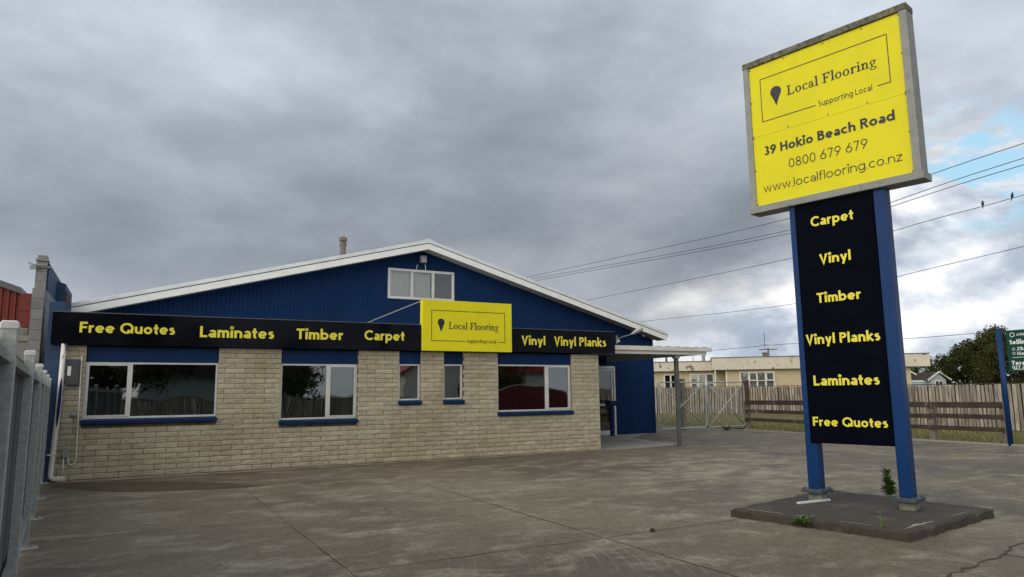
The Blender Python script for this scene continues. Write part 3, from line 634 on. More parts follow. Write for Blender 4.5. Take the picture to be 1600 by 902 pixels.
sb(MB().box(RX-.09,RX+.004,YG-.012,YG+.1,.0,topz(RX)-.02)
, 'corner_trim', M['navy'])
sb(MB().box(RX-.05,RX,YG+.1,45,0,topz(RX)-.05), 'side_wall', M['navy']); sb(MB().box(LX,LX+.05,YG+.1,45,0,topz(LX)-.05), 'side_wall', M['navy'])
sb(MB().prism([(LX,0),(RX,0),(RX,RZ),(AX,AZ),(LX,LZ)], 44.9, 45), 'rear_wall', M['navy'])
YF = 19.93; sl_r = (6.116-3.56)/(16.86-7.74); AXF = 7.74; 
def rz(x, top=6.125): return top-(x-AXF)*.2795 if x > AXF else top-(AXF-x)*.2625
XR, XL = 16.93, -1.56
rf = MB(); 
for a, b in ((XL, AXF), (AXF, XR)):          # corrugated sheets
    n = 60; yy0 = YF-.02; 
    ny = 160
    vs = []; fs = []
    for j in range(ny+1):
        y = yy0+(45.3-yy0)*j/ny; dz = .018*(j % 2)
        vs += [(a, y, rz(a)+dz), (b, y, rz(b)+dz)]
        if j: fs.append((2*j-2, 2*j-1, 2*j+1, 2*j))
    rf.add(vs, fs)
roof = sb(rf, 'roof', M['zinc'])
fl = MB()
for a, b in ((XL, AXF), (AXF, XR)): fl.prism([(a, rz(a)-.07),(b, rz(b)-.07),(b, rz(b)+.03),(a, rz(a)+.03)], YF-.045, YF+.12)
sb(fl, 'barge_cap', M['zinc'], roof, bevel=.006)
rc = MB()
rc.prism([(AXF-.22, rz(AXF-.22)+.022),(AXF, rz(AXF)+.03),(AXF+.22, rz(AXF+.22)+.022),(AXF+.22, rz(AXF+.22)+.04),(AXF, rz(AXF)+.06),(AXF-.22, rz(AXF-.22)+.04)], YF-.05, 45.3)
sb(rc, 'ridge_cap', M['zinc'], roof)
bb = MB()
for a, b in ((XL, AXF), (AXF, XR)):
    bb.prism([(a, rz(a)-.27),(b, rz(b)-.27),(b, rz(b)-.092),(a, rz(a)-.092)], YF-.03, YF+.004)
sb(bb, 'bargeboard', M['barge'], roof, bevel=.004)
b2 = MB()
for a, b in ((XL, AXF), (AXF, XR)): b2.prism([(a, rz(a)-.245),(b, rz(b)-.245),(b, rz(b)-.22),(a, rz(a)-.22)], YF+.006, YG+.05)
b2.prism([(RX, rz(XR)-.2),(XR, rz(XR)-.2),(XR, rz(XR)-.17),(RX, rz(XR)-.17)], YG+.05, 45)
sb(b2, 'soffit', M['soffit'], roof)
sb(MB().box(XR-.03,XR+.09,YF+.02,45.2,rz(XR)-.14,rz(XR)-.02), 'gutter', M['white'], roof)
fz = MB().lathe([(.095,0),(.095,.74),(.12,.75),(.12,.85),(.085,.86),(.085,.90),(.13,.91),(.13,1.02),(.03,1.07)], 14, (5.75,22.4,rz(5.75)-.1))
sb(fz, 'flue', M['greypost'], roof, smooth=False)
# upstairs window
f = MB(); x0, x1, z0, z1 = gw; t = .055
f.box(x0-.02,x1+.02,YG-.03,YG+.05,z1-t,z1+.02).box(x0-.02,x1+.02,YG-.04,YG+.05,z0-.02,z0+t)
ms = [x0, 7.385, 8.08, x1]
for i, mx in enumerate(ms): 
    a, b = (mx-.02, mx+t) if i == 0 else (mx-t, mx+.02) if i == 3 else (mx-.04, mx+.04)
    f.box(a,b,YG-.028,YG+.05,z0+t,z1-t)
gwn = sb(f, 'window', M['alu'], bevel=.004)
for i in range(3): sb(MB().box(ms[i]+.04,ms[i+1]-.04,YG+.01,YG+.016,z0+t,z1-t), 'pane', M['glass_clear'], gwn)
cu = MB(); 
for a, b in ((6.66,7.40),(7.40,8.02)):
    n = 26; vs = []; fs = []
    for i in range(n+1):
        xx = a+(b-a)*i/n; vs += [(xx,YG+.10+.015*math.sin(i*1.9),z0),(xx,YG+.10+.015*math.sin(i*1.9),z1)]
        if i: fs.append((2*i-2,2*i,2*i+1,2*i-1))
    cu.add(vs, fs)
sb(cu, 'curtain', M['curtain_pale'], gwn)
sb(MB().box(x0-.1,x1+.1,YG+.5,YG+.52,z0-.2,z1+.2), 'room_back', M['dark'], gwn)
# door in the gable wall, beside the brick return
x0, x1, _, z1 = door; f = MB().box(x0,x1,YG-.03,YG+.07,z1-.085,z1).box(x0,x0+.07,YG-.03,YG+.07,.03,z1-.085).box(x1-.07,x1,YG-.03,YG+.07,.03,z1-.085).box(x0,x1,YG-.03,YG+.07,0,.03)
dr = sb(f, 'door', M['alu'], bevel=.004)
sb(MB().box(x0+.08,x1-.08,YG,YG+.045,.04,.16).box(x0+.08,x1-.08,YG,YG+.045,z1-.15,z1-.095).box(x0+.08,x0+.14,YG,YG+.045,.16,z1-.15).box(x1-.15,x1-.08,YG,YG+.045,.16,z1-.15).box(x0+.14,x1-.15,YG,YG+.045,1.0,1.07), 'door_leaf', M['alu'], dr)
sb(MB().box(x0+.14,x1-.15,YG+.02,YG+.026,.16,1.0).box(x0+.14,x1-.15,YG+.02,YG+.026,1.07,z1-.15), 'pane', M['glass_dark'], dr)
sb(MB().tube([(x1-.17,YG-.035,.95),(x1-.17,YG-.035,1.15)], .012), 'handle', M['galv'], dr)
sb(MB().box(x0-.4,x1+.5,YG+1.2,YG+1.25,0,2.4), 'lobby_wall', M['dark'])
# canopy over the entrance
cz = MB()
n = 46; yy = [15.52, 20.38]; vs = []; fs = []
for i in range(n+1):
    xx = 10.8+(14.66-10.8)*i/n; dz = .03 if i % 4 in (0, 1) else 0
    vs += [(xx,15.44,2.70+dz),(xx,20.38,2.86+dz)]
    if i: fs.append((2*i-2,2*i,2*i+1,2*i-1))
cz.add(vs, fs)
canopy = sb(cz, 'canopy', M['grey_cap'])
sb(MB().box(11.0,14.74,15.40,15.425,2.60,2.715).box(11.0,14.74,15.425,15.50,2.60,2.61).box(11.0,14.74,15.495,15.505,2.60,2.70).box(14.735,14.75,15.40,15.505,2.60,2.715).box(10.78,14.60,15.47,15.494,2.50,2.60), 'gutter', M['white'], canopy, bevel=.004)
sb(MB().box(14.58,14.62,15.51,20.38,2.52,2.70).box(10.8,14.58,15.51,15.56,2.53,2.67), 'edge_beam', M['white'], canopy)
sb(MB().add([(10.8,15.56,2.60),(14.58,15.56,2.60),(14.58,20.38,2.74),(10.8,20.38,2.74)], [(3,2,1,0)]), 'canopy_lining', M['soffit'], canopy)
po = MB().box(13.52,13.62,15.56,15.66,.012,2.40).box(13.44,13.70,15.48,15.74,.006,.02)
sb(po, 'canopy_post', M['galv_dark'], canopy, bevel=.006)
sb(MB().box(13.49,13.65,15.53,15.69,2.40,2.535), 'post_bracket', M['galv'], canopy)
# downpipe
dp = MB().tube([(-1.16,15.30,2.47),(-1.165,15.30,1.4),(-1.205,15.30,.16),(-1.20,15.29,.09),(-1.15,15.27,.055),(-1.05,15.25,.05)], .043, 14)
dpo = sb(dp, 'downpipe', M['pvc_peel'], smooth=True)
sb(MB().box(-1.28,-1.14,15.255,15.345,.47,.495), 'pipe_clip', M['pvc'], dpo); sb(MB().tube([(-1.10,15.26,.05),(-.98,15.24,.05)], .052, 14), 'pipe_elbow', M['pvc'], dpo)

vs = []; fs = []
for i in range(13):
    z = 1.86-.90*i/12; half = R(34)*(1-abs(i/6-1)**3)+R(2); xc = -1.165-(.04*(1.4-z)/1.24 if z < 1.4 else -.005*(z-1.4)/1.07)
    for k in range(5): a = R(-78)-half+half*k/2; vs.append((xc+.0452*math.cos(a), 15.30+.0452*math.sin(a), z))
    if i: fs += [(5*(i-1)+k, 5*(i-1)+k+1, 5*i+k+1, 5*i+k) for k in range(4)]
sb(MB().add(vs, fs), 'peeled_patch', M['navy'], dpo)

# things fixed to the building
mbx = empty('meter_box', (-1.0,15.4,1.72), 'dark grey electricity meter box behind the white downpipe', 'meter box')
MB().box(-.11,.11,-.09,.02,0,.47).build('case', M['box_grey'], mbx, bevel=.006); MB().box(-.075,-.02,-.094,-.088,.17,.34).build('meter_window', M['house_white'], mbx)
cd = empty('conduit', (-.84,15.37,.3), 'thin pale conduit pipe looping into a grey junction box on the brick', 'conduit')
MB().tube([(-.03,0,1.95),(-.015,0,1.0),(0,0,.10),(-.01,0,.03),(-.05,0,-.02),(-.1,0,-.01),(-.125,0,.05),(-.13,0,.12)], .012, 8).build('pipe', M['pvc'], cd, smooth=True)
MB().box(-.22,-.12,-.03,.035,.12,.30).build('junction_box', M['jbox'], cd, bevel=.006)
MB().tube([(-.19,.0,.12),(-.195,0,-.27)], .011, 8).build('lower_pipe', M['pvc'], cd, smooth=True)
MB().box(-.03,.015,-.014,.03,.62,.635).build('saddle_clip', M['galv'], cd); MB().box(-.05,-.005,-.014,.03,1.4,1.415).build('saddle_clip', M['galv'], cd)
bl = empty('wall_tap', (-.94,15.39,1.19), 'small round grey tap fitting on the brick left of the widest window', 'fitting')
MB().lathe([(.04,0),(.04,.03),(.022,.035),(.022,.06)], 12).build('rose', M['galv'], bl).rotation_euler = (R(90),0,0)
MB().box(-.05,.05,-.012,.015,-.03,.03).build('plate', M['jbox'], bl)

# black fascia strip, five printed panels of one strip
fs_ = empty('fascia_sign', (4.9,15.30,2.46), 'long black fascia strip with bold yellow product words across the shop front', 'sign')
seams = [-1.375,1.0,3.42,5.78]
for i in range(3): MB().box(seams[i]-4.9+.002,seams[i+1]-4.9-.002,0,.09,-.002+.012*i*.3,.59).build('sign_panel', M['black_panel'], fs_)
MB().box(8.1-4.9,11.23-4.9,0,.09,.02,.595).build('sign_panel', M['black_panel'], fs_)
MB().box(-1.375-4.9,11.23-4.9,.005,.088,.597,.61).build('top_trim', M['grey_cap'], fs_)
for word, a, b, zb, cp in (('Free Quotes',-.936,.665,2.685,.20),('Laminates',1.114,2.532,2.652,.222),('Timber',2.986,3.977,2.663,.222),('Carpet',4.45,5.378,2.68,.215),('Vinyl',8.407,9.085,2.662,.22),('Vinyl Planks',9.348,10.944,2.66,.228)):
    text(MB(), word, a-4.9, b-4.9, zb-2.46, cp, -.004, w=.19, gap=.085).build('lettering', M['yellow_text'], fs_)
# yellow sign board in the middle of the strip
ys = empty('yellow_sign_board', (6.94,15.22,2.465), 'yellow rectangular sign board with thin dark border in the middle of the black strip', 'sign')
MB().box(-1.155,1.155,.002,.17,0,1.18).build('sign_face', M['yellow'], ys, bevel=.004)
serif_text(MB(), 'Local Flooring', -.515, .79, .515, .165, -.003).build('lettering', M['ink'], ys); pin(MB(), -.703, .752, .436, .086, -.003).build('map_pin', M['ink'], ys)
logo_border(MB(), -.945, .967, .228, .945, -.08, .77, .013, -.003).build('border_line', M['ink'], ys); text(MB(), 'Supporting Local', -.045, .72, .203, .088, -.003, w=.13, gap=.15).build('lettering', M['ink'], ys)
MB().tube([(-1.14,.12,1.16),(-1.62,2.1,.90),(-2.1,4.1,.62)], .012, 6).build('stay_rod', M['galv'], ys)
# lights on the gable
sl_ = empty('security_light', (7.72,YG-.01,5.50), 'small grey security light box high under the gable peak', 'light')
MB().box(-.1,.1,-.14,.0,.0,.22).build('housing', M['galv'], sl_, bevel=.01); MB().box(-.07,.07,-.145,-.138,.03,.14).build('lens', M['lens'], sl_)
MB().tube([(-.16,-.008,-.06),(-.2,-.008,-.2)], .01, 6).build('cable', M['sign_white'], sl_); MB().tube([(.09,-.008,-.02),(.11,-.008,-.22)], .01, 6).build('cable', M['sign_white'], sl_)
fl_ = empty('floodlight', (15.05,YG-.01,3.30), 'silver arm lamp on the navy wall above the canopy', 'light')
MB().box(-.03,.03,-.02,0,-.14,.16).build('wall_plate', M['galv'], fl_)
MB().tube([(0,-.02,.03),(.12,-.25,.10),(.3,-.55,.18)], .02, 8).build('arm', M['galv'], fl_)
hv = MB().lathe([(.03,-.02),(.075,.06),(.12,.2),(.145,.36),(.13,.5),(.08,.6),(.02,.63)], 16)
h = hv.build('lamp_head', M['lens'], fl_, smooth=True); h.location = (.26,-.5,.165); h.rotation_euler = (R(62),R(20),R(40)); h.scale = (.7,.55,.75)
sq = tag(MB().box(-.05,.05,-.03,0,-.05,.05).build('junction_box', M['sign_white'], None, bevel=.006), 'tiny white square box on navy wall right of the black strip', 'box'); sq.location = (15.12,YG-.005,3.27)
# letter post before the door
lb = empty('letterbox_post', (14.42,19.95,.006), 'navy post with a box on top standing in front of the glass door', 'post')
MB().box(-.055,.055,-.055,.055,.012,1.0).box(-.11,.11,-.11,.11,0,.012).build('post', M['navy'], lb, bevel=.006)
MB().prism([(-.17,1.0),(.17,1.0),(.17,1.13),(.13,1.17),(-.13,1.17),(-.17,1.13)], -.13, .13).build('box', M['navy'], lb, bevel=.01)
# things on the inner sills
bt = MB()
pts = [(.03*math.cos(i*.55), .03*math.sin(i*.55), .03+i*.0052) for i in range(36)]
bt.tube(pts, .014, 8).lathe([(.03,0),(.03,.03),(.018,.035)], 12)
o = tag(bt.build('spiral_bulb', M['house_white'], None, smooth=True), 'white spiral object on the sill inside the left narrow window', 'ornament'); o.location = (5.70,YB+.15,1.275)
o = tag(MB().lathe([(.028,0),(.04,.15),(.036,.15),(.026,.01)], 16).build('cup', M['house_white'], None, smooth=True), 'pale tapered cup on the sill inside the right narrow window', 'cup'); o.location = (6.80,YB+.15,1.28)

# ------------------------------------------------------------------ left side: block wall, parapet, shed, steel fence
bw = MB()
def blocks(x0, x1, y0, y1, z0, z1):
    n = round((z1-z0)/.2); h = (z1-z0)/n
    for i in range(n):
        L = .4; y = y0-(L/2 if i % 2 else 0)
        while y < y1:
            a, b = max(y, y0), min(y+L, y1)
            if b-a > .02: bw.box(x0, x1, a+.004, b-.004, z0+i*h+.004, z0+(i+1)*h-.004)
            y += L
blocks(-1.76,-1.565,15.7,19.0,0,3.53); blocks(-1.79,-1.61,16.2,19.0,3.53,4.12)
blkw = empty('block_wall', (-1.66,15.7,0), 'stepped grey concrete block wall end rising beside the navy pillar', 'wall')
def wl(mb, name, m, root, **k): o = mb.build(name, m, root, **k); o.matrix_parent_inverse = Matrix.Translation(root.location).inverted(); return o
wl(bw, 'blockwork', M['block'], blkw); wl(MB().box(-1.752,-1.573,15.708,18.98,.004,3.52).box(-1.782,-1.618,16.208,18.98,3.52,4.10), 'mortar', M['mortar'], blkw)
wl(MB().box(-1.607,-1.585,16.3,19.0,3.2,4.10), 'painted_side', M['navy_block'], blkw)
wl(MB().box(-1.565,-1.40,16.9,16.95,0,3.3), 'gap_shade_board', M['dark'], blkw)  # dark board added to stand in for the black shade in the gap
wl(MB().box(-1.80,-1.60,16.17,16.5,4.125,4.165).box(-1.775,-1.62,16.2,16.45,4.166,4.235).box(-1.79,-1.55,16.16,16.4,3.99,4.02), 'capping', M['block'], blkw)
wl(MB().tube([(-1.6,16.14,4.03),(-1.84,16.14,4.04),(-1.92,16.14,4.07)], .012, 6).box(-1.88,-1.79,16.12,16.15,3.94,4.02), 'bracket', M['galv'], blkw)
pw = empty('parapet_wall', (-1.55,18.0,0), 'navy sloping-topped parapet wall between grey blocks and the roof edge', 'wall')
wl(MB().prism([(-1.69,3.1),(-1.42,3.1),(-1.42,3.95),(-1.69,4.03)], 18.05, 19.86), 'wall', M['navy_block'], pw, bevel=.01)
wl(MB().box(-1.418,-1.40,18.1,19.0,3.55,3.80), 'flashing', M['gatepost'], pw)
rs = empty('red_shed', (-5,22,0), 'red corrugated iron shed at the left edge behind the grey block wall', 'shed')
rm_ = MB(); x = -9.0; 
def rtop(x): return 4.33-(x+3.16)*.36
while x < -2.70:
    for a, b, d in ((x,x+.05,0),(x+.05,x+.075,.035),(x+.075,x+.125,.035),(x+.125,x+.15,0)):
        da = .035 if d and a > x+.06 else (0 if a < x+.06 else .035); 
        y0_, y1_ = {0:(0,0),1:(0,.035),2:(.035,.035),3:(.035,0)}[[x,x+.05,x+.075,x+.125].index(a)]
        rm_.add([(a,22+y0_,0),(b,22+y1_,0),(b,22+y1_,rtop(b)),(a,22+y0_,rtop(a))], [(0,1,2,3)])
    x += .15
wl(rm_, 'cladding', M['red_iron'], rs)
wl(MB().box(-2.70,-2.45,21.9,22.3,0,3.72).box(-2.70,-2.45,21.88,22.28,3.72,4.17), 'corner_cladding', M['red_iron'], rs)
wl(MB().prism([(-9,rtop(-9)),(-2.70,rtop(-2.70)),(-2.70,rtop(-2.70)+.16),(-9,rtop(-9)+.16)], 21.93, 30), 'roof', M['grey_cap'], rs)
lw = empty('low_block_wall', (-2.5,18,0), 'low grey block wall in front of the red shed', 'wall')
wl(MB().box(-4.5,-1.98,18,18.2,0,2.68), 'wall', M['block'], lw); wl(MB().box(-4.5,-1.97,17.97,18.23,2.685,2.80), 'coping', M['conc_pale'], lw)
o = tag(MB().box(-.085,.085,-.1,.1,0,.15).build('loose_block', M['block'], None, bevel=.01), 'loose grey block resting on the low wall before the red shed', 'block'); o.location = (-2.12,18.1,2.803)

FX = lambda y: -.507-.0732*(y-3.886)
fn = empty('steel_fence', (FX(1),1,0), 'grey steel sheet fence with galvanised posts along the left edge', 'fence')
ang = math.atan(.0732)
pl_ = MB(); y = .9
prof = [(0,0),(.06,0),(.075,.028),(.12,.028),(.135,0)]
def sheetpt(y, off): return (FX(y)-.055-off, y)
ys_ = []
while y < 15.3:
    for d, o_ in prof[:-1]: ys_.append((y+d, o_))
    y += .135
vs = []; fcs = []
for i, (yy, of) in enumerate(ys_):
    a = sheetpt(yy, of); b = sheetpt(yy, of+.006)
    vs += [(*a,.06),(*a,1.785),(*b,1.785),(*b,.06)]
    if i:
        q = 4*(i-1); fcs += [(q,q+4,q+5,q+1),(q+1,q+5,q+6,q+2),(q+2,q+6,q+7,q+3)]
pl_.add(vs, fcs)
wl(pl_, 'sheet_panel', M['sheet'], fn)
rl = MB()
for z in (1.69, .30): rl.bar((FX(.9)-.022,.9,z),(FX(15.4)-.022,15.4,z),.035,.055); rl.bar((FX(.9)-.01,.9,z-.03),(FX(15.4)-.01,15.4,z-.03),.05,.006)
wl(rl, 'rail', M['galv'], fn)
first = None
for y in (1.5,3.886,6.31,8.8,10.83,12.93,15.2):
    x = FX(y)
    if first is None:
        p = MB().box(-.033,.033,-.033,.033,0,1.81).box(-.033,.12,-.06,.06,.0,.012).box(.07,.085,-.04,-.025,.0,.03).box(.07,.085,.03,.045,.0,.03)
        first = p.build('post', M['galv_post'], fn, bevel=.008)
        c = MB().prism([(-.037,0),(.037,0),(.037,.028),(.028,.04),(-.028,.04),(-.037,.028)], -.037, .037).build('post_cap', M['cap'], first, bevel=.006); c.location = (0,0,1.805)
        po_ = first; cp_ = c
    else:
        po_ = first.copy(); col.objects.link(po_); po_.parent = fn; cp_ = c.copy(); col.objects.link(cp_); cp_.parent = po_
    po_.location = (x-fn.location.x, y-fn.location.y, 0); po_.rotation_euler = (0,0,ang)

# ------------------------------------------------------------------ pylon sign on its plinth
PA = math.atan2(-.97272996, .23194057)
py = empty('pylon_sign', (7.838,6.0,.1), 'tall roadside sign, big yellow board above black panel between two blue posts', 'sign', rz=PA)
def Z(z): return z-.1
PB = -.06                                    # face of the posts, the board sits proud of it
for a, b in ((-.478,-.323),(.612,.758)):
    c = (a+b)/2
    p = MB().box(a,b,-.02,.13,Z(.245),Z(3.99)).build('post', M['post_blue'], py, bevel=.008)
    MB().box(c-.135,c+.135,-.10,.20,Z(.20),Z(.244)).box(c-.12,c-.09,-.085,-.055,Z(.244),Z(.262)).box(c+.09,c+.12,-.085,-.055,Z(.244),Z(.262)).box(c-.12,c-.09,.155,.185,Z(.244),Z(.262)).box(c+.09,c+.12,.155,.185,Z(.244),Z(.262)).build('base_plate', M['plate'], p, bevel=.004)
    fo = MB().box(c-.085,c+.085,-.03,.14,Z(.095),Z(.199)); 
    fo.build('footing', M['footing'], p, bevel=.015)
bp_ = MB()
for a, b in ((.82,1.84),(1.844,2.345),(2.349,3.02),(3.024,3.93)): bp_.box(-.395,.610,-.036,.10,Z(a),Z(b))
bpn = bp_.build('black_panel', M['black_sheet'], py)
for word, a, b, zb, cp in (('Carpet',-.185,.366,3.61,.13),('Vinyl',-.105,.294,3.102,.128),('Timber',-.177,.379,2.6,.128),('Vinyl Planks',-.361,.562,2.072,.128),('Laminates',-.299,.512,1.543,.128),('Free Quotes',-.346,.564,1.034,.114)):
    text(MB(), word, a, b, Z(zb), cp, -.040, w=.19, gap=.085).build('lettering', M['yellow_text'], bpn)
bd = MB().box(-.935,1.115,-.035,.09,Z(5.034),Z(6.075)).box(-.935,1.115,-.0345,.09,Z(4.035),Z(5.031))
yb = bd.build('sign_board', M['yellow'], py)
fr = MB().box(-1.01,-.925,-.06,.16,Z(4.03),Z(6.08)).box(1.105,1.195,-.06,.16,Z(4.03),Z(6.08)).box(-.93,1.11,.092,.15,Z(4.04),Z(6.07))
fr.build('frame', M['frame_grey'], yb, bevel=.005)
MB().box(-1.015,1.2,-.065,.165,Z(6.081),Z(6.168)).build('frame_top', M['lichen'], yb, bevel=.008)
MB().box(-1.02,1.225,-.09,.175,Z(3.935),Z(4.029)).build('frame_ledge', M['frame_grey'], yb, bevel=.006)
yl = -.039
logo_border(MB(), -.769, .946, Z(5.228), Z(5.864), .0, .785, .010, yl).build('border_line', M['ink'], yb)
for s_t, a, b, zb, cp, wt, gp_ in (('Supporting Local',.037,.722,5.203,.078,.11,.15),('39 Hokio Beach Road',-.765,.952,4.742,.128,.185,.085),('0800 679 679',-.427,.609,4.48,.125,.085,.11),('www.localflooring.co.nz',-.812,.998,4.214,.118,.085,.13)):
    text(MB(), s_t, a, b, Z(zb), cp, yl, w=wt, gap=gp_).build('lettering', M['ink'], yb)
serif_text(MB(), 'Local Flooring', -.385, .797, Z(5.50), .133, yl).build('lettering', M['ink'], yb); pin(MB(), -.543, Z(5.69), Z(5.405), .08, yl).build('map_pin', M['ink'], yb)
rv = MB().box(-.008,.008,yl-.002,yl+.006,-.008,.008).build('rivet', M['grey_cap'], yb); n_r = 0
for a in (-.915, 1.095):
    for z in (4.06,4.55,5.02,5.05,5.55,6.05):
        q = rv if n_r == 0 else rv.copy(); n_r += 1; q.location = (a,0,Z(z))
        if q is not rv: col.objects.link(q); q.parent = yb
for a in (-.4,.15,.65):
    for z in (5.06,6.05): q = rv.copy(); col.objects.link(q); q.parent = yb; q.location = (a,0,Z(z))
# plinth
pd = MB()
c4 = [(6.40,6.50),(6.82,4.56),(8.94,4.90),(8.75,7.05)]
top = []
for i in range(4):
    a, b = c4[i], c4[(i+1) % 4]; n = 26
    for k in range(n): top.append((a[0]+(b[0]-a[0])*k/n+random.uniform(-.022,.022), a[1]+(b[1]-a[1])*k/n+random.uniform(-.022,.022)))
cx_, cy_ = 7.73, 5.75
m_ = len(top); vs = [(x, y, .001) for x, y in top]+[(x+(cx_-x)*random.uniform(0,.012), y+(cy_-y)*random.uniform(0,.012), .078+random.uniform(-.014,.012)) for x, y in top]+[(x+(cx_-x)*(.025+random.uniform(0,.03)), y+(cy_-y)*(.025+random.uniform(0,.03)), .1) for x, y in top]
fcs = [(i,(i+1)%m_,(i+1)%m_+m_,i+m_) for i in range(m_)]+[(i+m_,(i+1)%m_+m_,(i+1)%m_+2*m_,i+2*m_) for i in range(m_)]+[tuple(range(2*m_,3*m_))]
plo = tag(MB().add(vs, fcs).build('plinth', M['pad']), 'low dark mossy concrete plinth under the tall sign', 'plinth')
def worn(a, b, wd):
    a = Vector((*a,0)); b = Vector((*b,0)); d = b-a; t = Vector((-d.y,d.x,0)).normalized(); n = 14; v_ = []; f_ = []
    for i in range(n+1):
        p = a+d*i/n; e = wd*random.uniform(.3,1)*math.sin(math.pi*(i+.3)/(n+.6)); v_ += [(*(p+t*random.uniform(-.006,.006)).xy,.1035), (*(p+t*e).xy,.1035)]
        if i: f_.append((2*i-2,2*i,2*i+1,2*i-1))
    MB().add(v_, f_).build('worn_edge', M['conc_pale'], plo)
worn((6.49,6.40),(6.60,5.85),.05); worn((6.92,4.66),(7.62,4.77),.07); worn((8.0,4.84),(8.5,4.92),.03); worn((6.72,5.3),(6.82,4.9),.03)
o = tag(MB().bar((0,0,0),(.55,.05,0),.05,.02).build('metal_strip', M['zinc'], None), 'loose pale metal strip lying by the far left post foot', 'strip'); o.location = (7.32,6.30,.112); o.rotation_euler = (0,0,R(-6))

# weeds
def weed(name, loc, h, nst, spread, leaf, label, nl=26, seedn=1):
    rnd = random.Random(seedn); root = empty(name, loc, label, 'plant'); st = MB(); lf = MB()
    for s in range(nst):
        a = rnd.uniform(0, 6.28); tip = Vector((math.cos(a)*spread*rnd.uniform(.3,1), math.sin(a)*spread*rnd.uniform(.3,1), h*rnd.uniform(.6,1) if s else h)); 
        st.tube([(0,0,0), tip*.5+Vector((0,0,h*.05)), tip], [.006,.005,.003], 5)
        for i in range(nl):
            t = rnd.uniform(.08, 1); p = tip*t; b = rnd.uniform(0, 6.28); L = leaf*rnd.uniform(.6,1.2)*(1.1-t*.55); d = Vector((math.cos(b), math.sin(b), rnd.uniform(.1,.8))).normalized(); sd_ = d.cross(Vector((0,0,1))).normalized()*L*.2
            e = p+d*L*.5; tp = p+d*L-Vector((0,0,L*.15)); lf.add([p, e+sd_, tp, e-sd_], [(0,1,2,3)])
    st.build('stem', M['weed'], root); lf.build('foliage', M['weed'], root); return root
weed('weed', (9.42,6.52,0), .38, 4, .06, .13, 'tall upright green weed growing behind the plinth between the posts', 80, 3)
weed('weed', (6.62,5.62,.0), .11, 8, .13, .16, 'low bushy green weed tuft at the front edge of the plinth', 10, 4)
weed('weed', (6.83,4.86,0), .27, 2, .04, .08, 'thin yellow-topped weed at the near corner of the plinth', 14, 5)
weed('weed', (6.73,5.14,0), .06, 5, .06, .07, 'tiny weed sprout between tuft and near plinth corner', 6, 6)
weed('weed', (19.8,20.1,0), .16, 7, .2, .18, 'dark weed clump under the right gate leaf', 12, 7)
o = tag(MB().lathe([(.012,0),(.035,.006),(.042,.022),(.03,.04),(.01,.046)], 7).build('stone', M['stone']), 'small dark stone lying alone on the concrete yard', 'stone'); o.location = (5.03,6.28,.004); o.scale = (.85,.6,.75)

# ------------------------------------------------------------------ gates, fences and sign on the right
def gate_leaf(x0, x1, label):
    g = empty('yard_gate', ((x0+x1)/2,20.3,0), label, 'gate', 'pair of yard gates'); hw = (x1-x0)/2; z0, z1 = .13, 1.80; r = .17
    pts = []
    for cx, cz, a0 in ((hw-r,z0+r,-90),(hw-r,z1-r,0),(-hw+r,z1-r,90),(-hw+r,z0+r,180)):
        for k in range(6): a = R(a0+90*k/5); pts.append((cx+r*math.cos(a),0,cz+r*math.sin(a)))
    pts.append(pts[0]); MB().tube(pts, .024, 8, caps=False).build('frame', M['galv_post'], g, smooth=True)
    q = .06; MB().tube([(-hw+q,-.004,z0+q),(hw-q,-.004,z1-q)], .02, 8).tube([(-hw+q,.012,z1-q),(hw-q,.012,z0+q)], .02, 8).build('brace', M['galv_post'], g, smooth=True)
    ms_ = MB(); H = z1-z0; s = -2*hw-H
    def clip(c, sgn):
        P_ = []
        for z in (z0, z1): 
            x = c+sgn*(z-z0)
            if -hw <= x <= hw: P_.append((x,z))
        for x in (-hw, hw):
            z = z0+sgn*(x-c)
            if z0 < z < z1: P_.append((x,z))
        return P_[:2]
    c = -hw-H
    while c < hw+H:
        for sgn in (1, -1):
            pp = clip(c, sgn)
            if len(pp) == 2: ms_.tube([(pp[0][0],.02+.003*sgn,pp[0][1]),(pp[1][0],.02+.003*sgn,pp[1][1])], .0018, 3, caps=False)
        c += .075
    ms_.build('wire_mesh', M['galv'], g); return g
gl_ = gate_leaf(16.72,19.0,'left leaf of the galvanised pipe gate, half behind the canopy post')
gr_ = gate_leaf(19.08,20.98,'right leaf of the galvanised pipe gate, hung on the brown post')
MB().box(-1.02,-.9,-.05,.05,.75,1.05).tube([(-.97,-.03,.02),(-.97,-.03,.9)], .014, 6).build('latch', M['galv'], gr_)
o = tag(MB().box(-.09,.09,-.09,.09,0,1.86).build('gate_post', M['gatepost'], None, bevel=.01), 'dark brown timber post the right gate leaf hangs on', 'post'); o.location = (21.12,20.32,0)
o = tag(MB().box(-.085,.085,-.085,.085,0,1.95).build('timber_post', M['greypost'], None, bevel=.01), 'grey-brown timber post standing behind the left gate leaf', 'post'); o.location = (18.85,21.4,0)
def railfence():
    pts = [(20.75,19.95),(20.33,16.7),(20.22,12.5),(20.12,10.5)]
    g = empty('rail_fence', (20.3,16,0), 'low dark timber post and rail fence along the grass verge', 'fence')
    for x, y in pts: wl(MB().box(x-.08,x+.08,y-.08,y+.08,0,1.06 if y > 11 else 1.12), 'post', M['greypost'], g, bevel=.01)
    for z, h in ((1.03,.16),(.71,.125),(.40,.12)):
        rr = MB()
        for i in range(3):
            a, b = pts[i], pts[i+1]; rr.bar((a[0]-.105,a[1],z+random.uniform(-.012,.012)),(b[0]-.105,b[1]+.01,z+random.uniform(-.012,.012)),.04,h)
        wl(rr, 'rail', M['rail'], g)
railfence()
